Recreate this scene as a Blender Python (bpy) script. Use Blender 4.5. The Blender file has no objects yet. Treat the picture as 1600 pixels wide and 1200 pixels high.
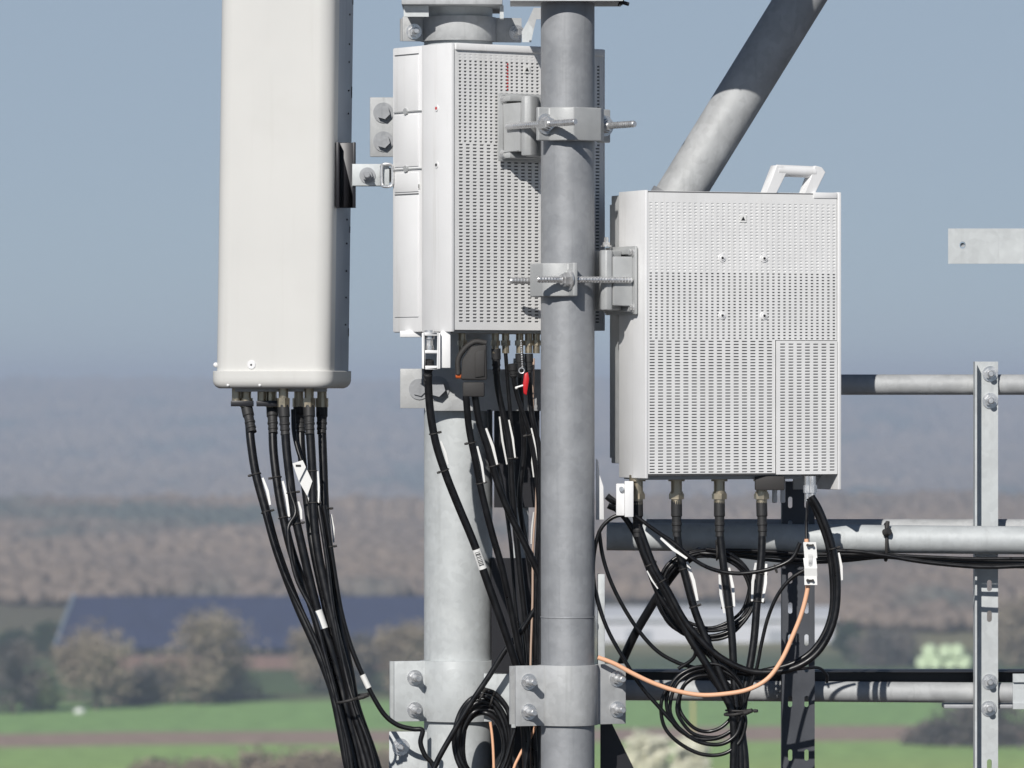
import bpy, bmesh, math, random
from mathutils import Vector, Matrix, noise
random.seed(7)
V = Vector
R = math.radians
scene = bpy.context.scene
col = scene.collection

# ------------------------------------------------------------------ camera, sky, sun, exposure
EYE = V((0.0, -10.0, 40.0))
cam_d = bpy.data.cameras.new('camera'); cam = bpy.data.objects.new('camera', cam_d); col.objects.link(cam)
cam.location = EYE; cam.rotation_euler = (R(90), 0, 0)
cam_d.lens = 187.5; cam_d.sensor_width = 36; cam_d.clip_start = 0.5; cam_d.clip_end = 40000
cam_d.dof.use_dof = True; cam_d.dof.focus_distance = 10.0; cam_d.dof.aperture_fstop = 11
scene.camera = cam
SUN = V((-0.34, -1.0, 0.68)).normalized()
elev = math.asin(SUN.z); azi = math.atan2(SUN.x, SUN.y)
w = bpy.data.worlds.new('World'); scene.world = w; w.use_nodes = True
nt = w.node_tree; bg = nt.nodes['Background']
sky = nt.nodes.new('ShaderNodeTexSky'); sky.sky_type = 'NISHITA'; sky.sun_disc = False
sky.sun_elevation = elev; sky.sun_rotation = azi; sky.altitude = 4500; sky.air_density = 1.0; sky.dust_density = 0.3; sky.ozone_density = 1.5
# horizon murk: a pale blue-grey band that thins out upwards
bg.inputs[1].default_value = 0.05
tcw = nt.nodes.new('ShaderNodeTexCoord'); spw = nt.nodes.new('ShaderNodeSeparateXYZ'); nt.links.new(tcw.outputs['Generated'], spw.inputs[0])
mrw = nt.nodes.new('ShaderNodeMapRange'); mrw.interpolation_type = 'SMOOTHSTEP'; mrw.inputs[1].default_value = 0.06; mrw.inputs[2].default_value = 0.28; mrw.inputs[3].default_value = 0.8; mrw.inputs[4].default_value = 0.0
nt.links.new(spw.outputs[2], mrw.inputs[0])
mxw = nt.nodes.new('ShaderNodeMix'); mxw.data_type = 'RGBA'; mxw.inputs[7].default_value = (7.2, 8.9, 10.9, 1)
nt.links.new(mrw.outputs[0], mxw.inputs[0]); nt.links.new(sky.outputs[0], mxw.inputs[6]); nt.links.new(mxw.outputs[2], bg.inputs[0])
sl = bpy.data.lights.new('sun', 'SUN'); sl.energy = 4.2; sl.angle = R(0.5); sl.color = (1.0, 0.965, 0.915)
so = bpy.data.objects.new('sun', sl); col.objects.link(so)
so.rotation_euler = SUN.to_track_quat('Z', 'Y').to_euler(); so.location = (0, -20, 60)
scene.view_settings.view_transform = 'Standard'; scene.view_settings.look = 'None'
scene.view_settings.gamma = 1; scene.view_settings.exposure = 0.0
scene.cycles.volume_bounces = 1
scene.cycles.max_bounces = 8

# ------------------------------------------------------------------ measuring
S = 0.0012                                    # metres per photo pixel in the plane y = 0
def P(px, py, y=0.0):
    k = S * (10 + y) / 10
    return V(((px - 800) * k, y, 40 + (600 - py) * k))
def X(px, y=0.0): return (px - 800) * S * (10 + y) / 10
def Z(py, y=0.0): return 40 + (600 - py) * S * (10 + y) / 10

# ------------------------------------------------------------------ materials
def mat(name, base, rough=0.5, metal=0.0, var=0.0, scale=20, bump=0.0, bscale=200, spec=0.5, stain=None, stain_scale=8, coat=0, streak=None, spangle=0):
    m = bpy.data.materials.new(name); m.use_nodes = True
    t = m.node_tree; N = t.nodes; L = t.links; b = N['Principled BSDF']
    b.inputs['Roughness'].default_value = rough; b.inputs['Metallic'].default_value = metal
    b.inputs['Specular IOR Level'].default_value = spec
    b.inputs['Coat Weight'].default_value = coat
    b.inputs['Base Color'].default_value = (*base, 1)
    tc = N.new('ShaderNodeTexCoord')
    out = None
    if var > 0:
        n = N.new('ShaderNodeTexNoise'); n.inputs['Scale'].default_value = scale; n.inputs['Detail'].default_value = 5
        L.new(tc.outputs['Object'], n.inputs['Vector'])
        mr = N.new('ShaderNodeMapRange'); mr.inputs[1].default_value = 0.3; mr.inputs[2].default_value = 0.7
        mr.inputs[3].default_value = 1 - var; mr.inputs[4].default_value = 1 + var
        L.new(n.outputs[0], mr.inputs[0])
        mx = N.new('ShaderNodeVectorMath'); mx.operation = 'SCALE'; mx.inputs[0].default_value = base
        L.new(mr.outputs[0], mx.inputs['Scale']); out = mx.outputs[0]
        mr2 = N.new('ShaderNodeMapRange'); mr2.inputs[1].default_value = 0.3; mr2.inputs[2].default_value = 0.7
        mr2.inputs[3].default_value = max(0.05, rough - 0.1); mr2.inputs[4].default_value = min(1, rough + 0.1)
        L.new(n.outputs[0], mr2.inputs[0]); L.new(mr2.outputs[0], b.inputs['Roughness'])
    if spangle:
        vo = N.new('ShaderNodeTexVoronoi'); vo.inputs['Scale'].default_value = 85; L.new(tc.outputs['Object'], vo.inputs['Vector'])
        sx = N.new('ShaderNodeSeparateColor'); L.new(vo.outputs['Color'], sx.inputs[0])
        mv = N.new('ShaderNodeMapRange'); mv.inputs[3].default_value = 1-spangle; mv.inputs[4].default_value = 1+spangle; L.new(sx.outputs[0], mv.inputs[0])
        vs_ = N.new('ShaderNodeVectorMath'); vs_.operation = 'SCALE'; L.new(out, vs_.inputs[0]); L.new(mv.outputs[0], vs_.inputs['Scale']); out = vs_.outputs[0]
    for k, (sc, st, vec) in enumerate([(stain_scale, stain, (1, 1, 1)), (60, streak, (1, 1, 0.04))]):
        if st is None: continue
        mp = N.new('ShaderNodeMapping'); mp.inputs['Scale'].default_value = vec
        L.new(tc.outputs['Object'], mp.inputs[0])
        n = N.new('ShaderNodeTexNoise'); n.inputs['Scale'].default_value = sc; n.inputs['Detail'].default_value = 8; n.inputs['Roughness'].default_value = 0.65
        L.new(mp.outputs[0], n.inputs['Vector'])
        cr = N.new('ShaderNodeValToRGB'); cr.color_ramp.elements[0].position = 0.55; cr.color_ramp.elements[1].position = 0.78
        L.new(n.outputs[0], cr.inputs[0])
        mul = N.new('ShaderNodeMath'); mul.operation = 'MULTIPLY'; mul.inputs[1].default_value = 0.6; L.new(cr.outputs[0], mul.inputs[0])
        mix = N.new('ShaderNodeMix'); mix.data_type = 'RGBA'
        L.new(mul.outputs[0], mix.inputs[0])
        if out: L.new(out, mix.inputs[6])
        else: mix.inputs[6].default_value = (*base, 1)
        mix.inputs[7].default_value = (*st, 1); out = mix.outputs[2]
    if out: L.new(out, b.inputs['Base Color'])
    if bump > 0:
        n2 = N.new('ShaderNodeTexNoise'); n2.inputs['Scale'].default_value = bscale; n2.inputs['Detail'].default_value = 4
        L.new(tc.outputs['Object'], n2.inputs['Vector'])
        bp = N.new('ShaderNodeBump'); bp.inputs['Strength'].default_value = bump; bp.inputs['Distance'].default_value = 0.002
        L.new(n2.outputs[0], bp.inputs['Height']); L.new(bp.outputs[0], b.inputs['Normal'])
    return m

M = {}
M['radome'] = mat('radome_paint', (0.64, 0.635, 0.61), 0.42, 0, 0.015, 6, 0.03, 60, stain=(0.59, 0.58, 0.545), stain_scale=5, streak=(0.59, 0.58, 0.55))
M['white'] = mat('white_powder_coat', (0.80, 0.80, 0.80), 0.45, 0, 0.02, 14, 0.05, 500, streak=(0.60, 0.59, 0.56))
M['grille'] = mat('grille_plastic', (0.79, 0.79, 0.785), 0.55, 0, 0.04, 18, streak=(0.66,0.655,0.64))
M['interior'] = mat('dark_interior', (0.11, 0.112, 0.118), 0.8)
M['galv'] = mat('galvanised_steel', (0.43, 0.44, 0.445), 0.62, 0.12, 0.09, 18, 0.22, 90, stain=(0.58, 0.59, 0.59), stain_scale=9, streak=(0.27, 0.28, 0.28), spangle=.06)
M['galv_pale'] = mat('pale_galvanised_steel', (0.52, 0.545, 0.55), 0.58, 0.12, 0.07, 12, 0.18, 80, stain=(0.70, 0.72, 0.71), stain_scale=8, streak=(0.37, 0.385, 0.385), spangle=.05)
M['galv_dull'] = mat('weathered_galvanised_steel', (0.32, 0.33, 0.345), 0.55, 0.25, 0.08, 18, 0.2, 110, stain=(0.38, 0.39, 0.405), stain_scale=9, streak=(0.19, 0.20, 0.21), spangle=.05)
M['cast'] = mat('cast_aluminium', (0.44, 0.45, 0.45), 0.55, 0.2, 0.06, 40, 0.2, 400)
M['zinc'] = mat('zinc_hardware', (0.68, 0.68, 0.68), 0.3, 0.75, 0.08, 80, 0.1, 600)
M['rubber'] = mat('black_cable_jacket', (0.006, 0.006, 0.007), 0.36, 0, 0.2, 60, spec=0.5, streak=(0.015, 0.015, 0.016))
M['boot'] = mat('black_rubber_boot', (0.022, 0.022, 0.023), 0.6)
M['plastic'] = mat('black_plastic', (0.035, 0.033, 0.032), 0.7, bump=0.1)
M['nickel'] = mat('nickel_connector', (0.44, 0.38, 0.28), 0.35, 0.8, 0.1, 60)
M['beige'] = mat('pale_fibre_jacket', (0.50, 0.36, 0.28), 0.5)
M['orange'] = mat('orange_fibre_jacket', (0.84, 0.47, 0.29), 0.5)
M['red'] = mat('red_tag', (0.55, 0.015, 0.02), 0.4)
M['label'] = mat('white_label', (0.82, 0.82, 0.80), 0.4)
M['ink'] = mat('black_ink', (0.02, 0.02, 0.02), 0.5)
M['blackmetal'] = mat('black_steel', (0.02, 0.02, 0.024), 0.4, 0.2)
M['shade_steel'] = mat('shade_darkened_steel', (0.065, 0.07, 0.082), 0.55, 0.2, 0.15, 14, 0.1, 120, streak=(.11,.115,.125))  # shade on the slotted post put into a darker steel colour
M['orangeplastic'] = mat('orange_plastic', (0.6, 0.13, 0.03), 0.4)

# ------------------------------------------------------------------ mesh building
class MB:
    def __init__(s): s.v = []; s.f = []; s.sm = []; s.mi = []
    def add(s, vs, fs, sm=False, mi=0, T=None):
        o = len(s.v)
        for p in vs: s.v.append(tuple(T @ V(p)) if T is not None else tuple(p))
        for f in fs: s.f.append([i + o for i in f]); s.sm.append(sm); s.mi.append(mi)
    def box(s, x0, x1, y0, y1, z0, z1, T=None, mi=0):
        vs = [(x0,y0,z0),(x1,y0,z0),(x1,y1,z0),(x0,y1,z0),(x0,y0,z1),(x1,y0,z1),(x1,y1,z1),(x0,y1,z1)]
        s.add(vs, [(0,3,2,1),(4,5,6,7),(0,1,5,4),(1,2,6,5),(2,3,7,6),(3,0,4,7)], False, mi, T); return s
    def prism(s, poly, z0, z1, T=None, mi=0, sm=False):
        n = len(poly)
        s.add([(p[0],p[1],z0) for p in poly]+[(p[0],p[1],z1) for p in poly],
              [tuple(range(n))[::-1], tuple(range(n,2*n))]+[(i,(i+1)%n,n+(i+1)%n,n+i) for i in range(n)], sm, mi, T); return s
    def cyl(s, a, b, r0, r1=None, n=20, T=None, mi=0, sm=True, caps=True):
        a = V(a); b = V(b)
        if r1 is None: r1 = r0
        d = (b-a).normalized(); u = d.orthogonal().normalized(); w_ = d.cross(u)
        vs = []
        for c, r in ((a, r0), (b, r1)):
            for i in range(n):
                t = 2*math.pi*i/n; vs.append(c + u*(math.cos(t)*r) + w_*(math.sin(t)*r))
        s.add(vs, [(i,(i+1)%n,n+(i+1)%n,n+i) for i in range(n)], sm, mi, T)
        if caps:
            s.add(vs[:n], [tuple(range(n))[::-1]], False, mi, T); s.add(vs[n:], [tuple(range(n))], False, mi, T)
        return s
    def lathe(s, a, b, prof, n=20, T=None, mi=0):      # prof: (t along a-b, radius)
        for (t0, r0), (t1, r1) in zip(prof[:-1], prof[1:]):
            a_ = V(a).lerp(V(b), t0); b_ = V(a).lerp(V(b), t1)
            if (a_-b_).length < 1e-6: b_ = b_ + (V(b)-V(a))*1e-4
            s.cyl(a_, b_, r0, r1, n, T, mi, True, True)
        return s
    def tube(s, pts, r, n=10, closed=False, sub=7, T=None, mi=0, rf=None):
        pts = [V(p) for p in pts]; q = []
        m = len(pts); rng = range(m if closed else m-1)
        for i in rng:
            p1 = pts[i]; p2 = pts[(i+1) % m]
            p0 = pts[(i-1) % m] if (closed or i > 0) else p1*2-p2
            p3 = pts[(i+2) % m] if (closed or i+2 < m) else p2*2-p1
            for k in range(sub):
                t = k/sub; t2 = t*t; t3 = t2*t
                q.append(0.5*((2*p1)+(p2-p0)*t+(2*p0-5*p1+4*p2-p3)*t2+(3*p1-p0-3*p2+p3)*t3))
        if not closed: q.append(pts[-1])
        K = len(q); u = None; vs = []
        for i in range(K):
            d = (q[(i+1) % K]-q[(i-1) % K]) if closed else (q[min(i+1,K-1)]-q[max(i-1,0)])
            if d.length < 1e-9: d = V((0,0,1))
            d.normalize()
            if u is None: u = d.orthogonal().normalized()
            u = (u - d*u.dot(d)); u = u.normalized() if u.length > 1e-6 else d.orthogonal().normalized()
            w_ = d.cross(u); rr = r*(rf(i/K) if rf else 1)
            for j in range(n):
                t = 2*math.pi*j/n; vs.append(q[i]+u*(math.cos(t)*rr)+w_*(math.sin(t)*rr))
        fs = []
        for i in range(K if closed else K-1):
            a = i*n; b = ((i+1) % K)*n
            for j in range(n): fs.append((a+j, a+(j+1) % n, b+(j+1) % n, b+j))
        s.add(vs, fs, True, mi, T)
        if not closed: s.add(vs[:n], [tuple(range(n))[::-1]], False, mi, T); s.add(vs[-n:], [tuple(range(n))], False, mi, T)
        return q
    def sphere(s, c, r, n=12, m=8, sc=(1,1,1), T=None, mi=0):
        c = V(c); vs = [c+V((0,0,r*sc[2]))]; fs = []
        for i in range(1, m):
            a = math.pi*i/m
            for j in range(n):
                t = 2*math.pi*j/n; vs.append(c+V((r*sc[0]*math.sin(a)*math.cos(t), r*sc[1]*math.sin(a)*math.sin(t), r*sc[2]*math.cos(a))))
        vs.append(c-V((0,0,r*sc[2])))
        for j in range(n):
            fs.append((0, 1+j, 1+(j+1) % n)); fs.append((len(vs)-1, 1+(m-2)*n+(j+1) % n, 1+(m-2)*n+j))
        for i in range(m-2):
            for j in range(n): fs.append((1+i*n+j, 1+(i+1)*n+j, 1+(i+1)*n+(j+1) % n, 1+i*n+(j+1) % n))
        s.add(vs, fs, True, mi, T); return s
    def band(s, path, th, z0, z1, T=None, mi=0, sm=False):   # a bent sheet: 2-D path, thickness to its left
        n = len(path); off = []
        for i in range(n):
            a = V(path[max(i-1,0)]); b = V(path[min(i+1,n-1)]); d = (b-a).normalized(); off.append((path[i][0]-d.y*th, path[i][1]+d.x*th))
        poly = [tuple(p) for p in path]; vs = []
        for z in (z0, z1): vs += [(p[0],p[1],z) for p in poly]+[(p[0],p[1],z) for p in off]
        N2 = 2*n; fs = []
        for i in range(n-1):
            fs += [(i, i+1, N2+i+1, N2+i), (n+i+1, n+i, N2+n+i, N2+n+i+1), (i, n+i, n+i+1, i+1), (N2+i, N2+i+1, N2+n+i+1, N2+n+i)]
        fs += [(0, N2, N2+n, n), (n-1, 2*n-1, N2+2*n-1, N2+n-1)]
        s.add(vs, fs, sm, mi, T); return s
    def holed(s, x0, x1, z0, z1, cx, cz, rx, rz, y0, y1, T=None, n=16):   # plate cell in XZ with an oval hole through y0..y1
        hole = []; outer = []
        for i in range(n):
            t = 2*math.pi*(i+0.5)/n; c, q = math.cos(t), math.sin(t)
            if rz > rx: hx = rx*c; hz = (rz-rx)*(1 if q > 0 else -1)+rx*q
            else: hz = rz*q; hx = (rx-rz)*(1 if c > 0 else -1)+rz*c
            hole.append((cx+hx, cz+hz)); k = 1/max(abs(c), abs(q))
            ox = cx+(x1-cx if c > 0 else cx-x0)*c*k; oz = cz+(z1-cz if q > 0 else cz-z0)*q*k; outer.append((ox, oz))
        # force exact corners
        for tx in (x0, x1):
            for tz in (z0, z1):
                j = min(range(n), key=lambda i: (outer[i][0]-tx)**2*1.0+(outer[i][1]-tz)**2); outer[j] = (tx, tz)
        vs = [(p[0], y0, p[1]) for p in hole+outer]+[(p[0], y1, p[1]) for p in hole+outer]; fs = []
        for i in range(n):
            j = (i+1) % n
            fs += [(i, n+i, n+j, j), (2*n+j, 3*n+j, 3*n+i, 2*n+i), (j, 2*n+j, 2*n+i, i)]
        s.add(vs, fs, False, 0, T); return s

origin = {}
def setp(o, label=None, cat=None, group=None, kind=None):
    if label: o['label'] = label
    if cat: o['category'] = cat
    if group: o['group'] = group
    if kind: o['kind'] = kind
def thing(name, label, cat, loc, group=None):
    o = bpy.data.objects.new(name, None); col.objects.link(o); o.location = loc; o.empty_display_size = 0.1
    setp(o, label, cat, group); origin[o.name] = V(loc); return o
def obj(name, mb, m, parent=None, bevel=0, seg=2, ang=38, loc=None, label=None, cat=None, group=None, kind=None):
    me = bpy.data.meshes.new(name)
    org = origin[parent.name] if parent else (V(loc) if loc is not None else V((0,0,0)))
    me.from_pydata([(a-org.x, b-org.y, c-org.z) for a, b, c in mb.v], [], mb.f)
    me.polygons.foreach_set('use_smooth', mb.sm); me.polygons.foreach_set('material_index', mb.mi)
    bm = bmesh.new(); bm.from_mesh(me)
    if bevel > 0:
        bmesh.ops.remove_doubles(bm, verts=bm.verts, dist=1e-6)
    bmesh.ops.recalc_face_normals(bm, faces=bm.faces)
    if bevel > 0:
        es = [e for e in bm.edges if e.is_manifold and e.calc_face_angle(0) > R(ang)]
        if es:
            r = bmesh.ops.bevel(bm, geom=es, offset=bevel, segments=seg, profile=0.5, affect='EDGES', clamp_overlap=True)
            for f in r['faces']: f.smooth = True
    bm.to_mesh(me); bm.free()
    if bevel > 0:
        for p in me.polygons: p.use_smooth = True
    me.set_sharp_from_angle(angle=R(40))
    for x in (m if isinstance(m, (list, tuple)) else [m]): me.materials.append(x)
    o = bpy.data.objects.new(name, me); col.objects.link(o)
    if parent: o.parent = parent
    else: o.location = org
    origin[o.name] = org
    setp(o, label, cat, group, kind); return o
def frame(o, ux, uy, uz):
    ux, uy, uz = V(ux).normalized(), V(uy).normalized(), V(uz).normalized()
    return Matrix(((ux.x,uy.x,uz.x,o[0]),(ux.y,uy.y,uz.y,o[1]),(ux.z,uy.z,uz.z,o[2]),(0,0,0,1)))
def bolt_mb(p, d, r=0.011, hh=0.009, shank=0.016, washer=True, hexr=None):
    """hex nut on a washer with the threaded end standing out, along d"""
    b = MB(); p = V(p); d = V(d).normalized(); hexr = hexr or r
    if washer: b.cyl(p, p+d*0.0025, hexr*1.45, n=24)
    b.cyl(p+d*0.0025, p+d*(0.0025+hh), hexr, n=6, sm=False)
    if shank > 0:
        b.cyl(p+d*0.0025+d*hh, p+d*(0.0025+hh+shank), r*0.6, n=14); b.cyl(p+d*(0.0025+hh+shank), p+d*(0.0025+hh+shank+0.0015), r*0.6, r*0.45, n=14)
    return b
def rod_mb(a, b, r=0.005):
    """threaded rod: fine ridges along it"""
    m = MB(); a = V(a); b = V(b); L = (b-a).length; k = int(L/0.003)
    prof = []
    for i in range(k+1): prof.append((i/k, r if i % 2 else r*0.88))
    pts = [a.lerp(b, t) for t, _ in prof]
    for (t0, r0), (t1, r1), p, q in zip(prof[:-1], prof[1:], pts[:-1], pts[1:]): m.cyl(p, q, r0, r1, 12, caps=False)
    m.cyl(b, b+(b-a).normalized()*0.002, r*0.9, r*0.7, 12); m.cyl(a, a-(b-a).normalized()*0.002, r*0.9, r*0.7, 12)
    return m

# ================================================================== LAND
FX = 8333.0
def G(px, py, z=0.0):
    """point on the plain seen at that pixel"""
    d = FX*(40-z)/(py-600); return V(((px-800)*d/FX, d-10, z))
def terrain(x, y):
    d = y+10
    def ss(a, b, t):
        t = max(0, min(1, (t-a)/(b-a))); return t*t*(3-2*t)
    z = 3*ss(1150, 1500, d)-30*ss(1520, 2300, d)+59*ss(2850, 6100, d)
    a = ss(1100, 1500, d)
    z += a*(3.2*noise.noise(V((x/110, y/600, 3.1)))+3.0*noise.noise(V((x/900, y/1500, 9)))*ss(2500, 6000, d))
    z -= 30*ss(6900, 8600, d)
    return z
def ground_mat():
    m = bpy.data.materials.new('fields'); m.use_nodes = True; t = m.node_tree; N = t.nodes; L = t.links; b = N['Principled BSDF']
    b.inputs['Roughness'].default_value = 0.95; b.inputs['Specular IOR Level'].default_value = 0.1
    g = N.new('ShaderNodeNewGeometry'); sp = N.new('ShaderNodeSeparateXYZ'); L.new(g.outputs['Position'], sp.inputs[0])
    nz = N.new('ShaderNodeTexNoise'); nz.inputs['Scale'].default_value = 0.02; nz.inputs['Detail'].default_value = 4; L.new(g.outputs['Position'], nz.inputs['Vector'])
    def math_(op, a, c):
        n = N.new('ShaderNodeMath'); n.operation = op
        for i, q in enumerate((a, c)):
            if isinstance(q, (int, float)): n.inputs[i].default_value = q
            else: L.new(q, n.inputs[i])
        return n.outputs[0]
    yy = math_('ADD', sp.outputs[1], math_('MULTIPLY', math_('SUBTRACT', nz.outputs[0], 0.5), 12.0))
    yy = math_('ADD', yy, math_('MULTIPLY', sp.outputs[0], -0.12))
    mr = N.new('ShaderNodeMapRange'); mr.inputs[1].default_value = 400; mr.inputs[2].default_value = 1000; L.new(yy, mr.inputs[0])
    cr = N.new('ShaderNodeValToRGB'); e = cr.color_ramp; e.interpolation = 'LINEAR'
    g1 = (0.42, 0.50, 0.16, 1); g2 = (0.32, 0.48, 0.16, 1); br = (0.38, 0.28, 0.23, 1); g3 = (0.27, 0.44, 0.16, 1); ol = (0.26, 0.24, 0.14, 1)
    stops = [(400, (0.085,0.072,0.062,1)), (505, (0.10,0.085,0.07,1)), (520, g1), (560, g2), (582, g2), (586, br), (606, br), (610, g3), (662, g3), (672, (0.15,0.15,0.09,1)), (690, (0.11,0.16,0.075,1)), (760, (0.10,0.13,0.07,1)), (800, ol), (870, (0.16,0.145,0.09,1)), (1000, (0.15,0.13,0.085,1))]  # nearest ground, unseen, is darkened to send up less green light
    e.elements[0].position = 0; e.elements[0].color = stops[0][1]; e.elements[1].position = 1; e.elements[1].color = stops[-1][1]
    for y, c in stops[1:-1]: q = e.elements.new((y-400)/600); q.color = c
    L.new(mr.outputs[0], cr.inputs[0])
    n2 = N.new('ShaderNodeTexNoise'); n2.inputs['Scale'].default_value = 0.35; n2.inputs['Detail'].default_value = 6; L.new(g.outputs['Position'], n2.inputs['Vector'])
    m2 = N.new('ShaderNodeMapRange'); m2.inputs[1].default_value = 0.3; m2.inputs[2].default_value = 0.7; m2.inputs[3].default_value = 0.78; m2.inputs[4].default_value = 1.2; L.new(n2.outputs[0], m2.inputs[0])
    vm = N.new('ShaderNodeVectorMath'); vm.operation = 'SCALE'; L.new(cr.outputs[0], vm.inputs[0]); L.new(m2.outputs[0], vm.inputs['Scale'])
    L.new(vm.outputs[0], b.inputs['Base Color']); return m
gb = MB(); gx = [-2600+i*100 for i in range(53)]; gy = [-400, 0, 400, 700, 900, 1000]+[1050+i*60 for i in range(128)]
for y in gy:
    for x in gx: gb.v.append((x, y, terrain(x, y)))
W_ = len(gx)
for j in range(len(gy)-1):
    for i in range(W_-1): gb.f.append([j*W_+i, j*W_+i+1, (j+1)*W_+i+1, (j+1)*W_+i]); gb.sm.append(True); gb.mi.append(0)
obj('ground', gb, ground_mat(), kind='structure')

def leaf_mat(name, c1, c2, scale=0.22):
    m = bpy.data.materials.new(name); m.use_nodes = True; t = m.node_tree; N = t.nodes; L = t.links; b = N['Principled BSDF']
    b.inputs['Roughness'].default_value = 0.9; b.inputs['Specular IOR Level'].default_value = 0.15
    g = N.new('ShaderNodeNewGeometry'); n = N.new('ShaderNodeTexNoise'); n.inputs['Scale'].default_value = scale; n.inputs['Detail'].default_value = 4
    L.new(g.outputs['Position'], n.inputs['Vector'])
    cr = N.new('ShaderNodeValToRGB'); cr.color_ramp.elements[0].position = 0.38; cr.color_ramp.elements[1].position = 0.62
    cr.color_ramp.elements[0].color = (*c1, 1); cr.color_ramp.elements[1].color = (*c2, 1)
    L.new(n.outputs[0], cr.inputs[0]); L.new(cr.outputs[0], b.inputs['Base Color']); return m
M['twig'] = leaf_mat('bare_twigs', (0.21, 0.17, 0.125), (0.34, 0.285, 0.21))
M['twig_dark'] = leaf_mat('dark_twigs', (0.08, 0.08, 0.075), (0.18, 0.155, 0.135))
M['evergreen'] = leaf_mat('evergreen_foliage', (0.03, 0.05, 0.03), (0.06, 0.085, 0.045))
M['spring'] = leaf_mat('young_foliage', (0.10, 0.14, 0.06), (0.16, 0.19, 0.09))
M['cream'] = leaf_mat('pale_blossom', (0.66, 0.65, 0.50), (0.85, 0.83, 0.68), 0.8)
M['bark'] = mat('bark', (0.12, 0.10, 0.08), 0.9)

# far-off woods: nobody could count the crowns
def wood_mat():
    m = bpy.data.materials.new('far_wood'); m.use_nodes = True; t = m.node_tree; N = t.nodes; L = t.links; b = N['Principled BSDF']
    b.inputs['Roughness'].default_value = 1; b.inputs['Specular IOR Level'].default_value = 0.05
    g = N.new('ShaderNodeNewGeometry')
    mp = N.new('ShaderNodeMapping'); mp.inputs['Scale'].default_value = (1, 0.30, 1); L.new(g.outputs['Position'], mp.inputs[0])
    n = N.new('ShaderNodeTexNoise'); n.inputs['Scale'].default_value = 0.011; n.inputs['Detail'].default_value = 3; L.new(mp.outputs[0], n.inputs['Vector'])
    cr = N.new('ShaderNodeValToRGB'); e = cr.color_ramp
    e.elements[0].position = 0.36; e.elements[0].color = (0.10, 0.115, 0.105, 1); e.elements[1].position = 0.75; e.elements[1].color = (0.30, 0.235, 0.18, 1)
    q = e.elements.new(0.42); q.color = (0.205, 0.165, 0.14, 1); q = e.elements.new(0.56); q.color = (0.25, 0.195, 0.155, 1)
    L.new(n.outputs[0], cr.inputs[0])
    n2 = N.new('ShaderNodeTexNoise'); n2.inputs['Scale'].default_value = 0.12; n2.inputs['Detail'].default_value = 4; L.new(g.outputs['Position'], n2.inputs['Vector'])
    m2 = N.new('ShaderNodeMapRange'); m2.inputs[1].default_value = 0.3; m2.inputs[2].default_value = 0.7; m2.inputs[3].default_value = 0.9; m2.inputs[4].default_value = 1.1; L.new(n2.outputs[0], m2.inputs[0])
    vm = N.new('ShaderNodeVectorMath'); vm.operation = 'SCALE'; L.new(cr.outputs[0], vm.inputs[0]); L.new(m2.outputs[0], vm.inputs['Scale'])
    L.new(vm.outputs[0], b.inputs['Base Color']); return m
def woods():
    import numpy as np
    rnd = random.Random(3); shapes = []
    for sub in (2, 3):
        ib = bmesh.new(); bmesh.ops.create_icosphere(ib, subdivisions=sub, radius=1)
        iv = [v.co.copy() for v in ib.verts]; jf = np.array([[v.index for v in f.verts] for f in ib.faces]); ib.free(); L = []
        for k in range(24):
            o = V((rnd.uniform(0,50), rnd.uniform(0,50), 0)); L.append(np.array([tuple(p*(1+0.35*noise.noise(p*1.6+o)+0.25*noise.noise(p*4+o))) for p in iv]))
        shapes.append((L, jf))
    vs = []; fs = []; n = 0
    for d0, d1, base, gr, lv in ((850, 1545, 3.7, 0.0, 0), (2900, 6400, 6.0, 0.0013, 0)):
        d = d0
        while d < d1:
            half = d*0.125+30; step = base+d*gr; x = -half+rnd.uniform(0, step)
            while x < half:
                yy = d+rnd.uniform(-step, step)*2.2-10; r = rnd.uniform(0.4, 0.8)*step; h = r*rnd.uniform(0.6, 1.0)
                edge = (850 if x > 52 else 955)+22*noise.noise(V((x/14, 0.3, 7)))
                if yy > edge and (noise.noise(V((x/120, yy/300, 1.0))) > -0.38 or d > 2000):
                    L, jf = shapes[lv]; P_ = L[rnd.randrange(24)]
                    vs.append(P_*np.array([r, r, h])+np.array([x, yy, terrain(x, yy)+h*.5+1])); fs.append(jf+n); n += len(P_)
                x += step*rnd.uniform(0.7, 1.2)
            d += step*(1.0+d*0.0003)
    return np.concatenate(vs), np.concatenate(fs)
def add_woods():
    import numpy as np
    v, f = woods(); me = bpy.data.meshes.new('far_woodland'); me.vertices.add(len(v)); me.vertices.foreach_set('co', v.astype(np.float32).ravel())
    me.loops.add(f.size); me.loops.foreach_set('vertex_index', f.astype(np.int32).ravel()); me.polygons.add(len(f)); me.polygons.foreach_set('loop_start', np.arange(0, f.size, 3, dtype=np.int32))
    me.polygons.foreach_set('use_smooth', np.ones(len(f), dtype=bool)); me.update(calc_edges=True); me.materials.append(wood_mat())
    o = bpy.data.objects.new('far_woodland', me); col.objects.link(o); setp(o, 'hazy brown winter woodland covering the low hills', 'woodland', None, 'stuff')
add_woods()

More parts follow.
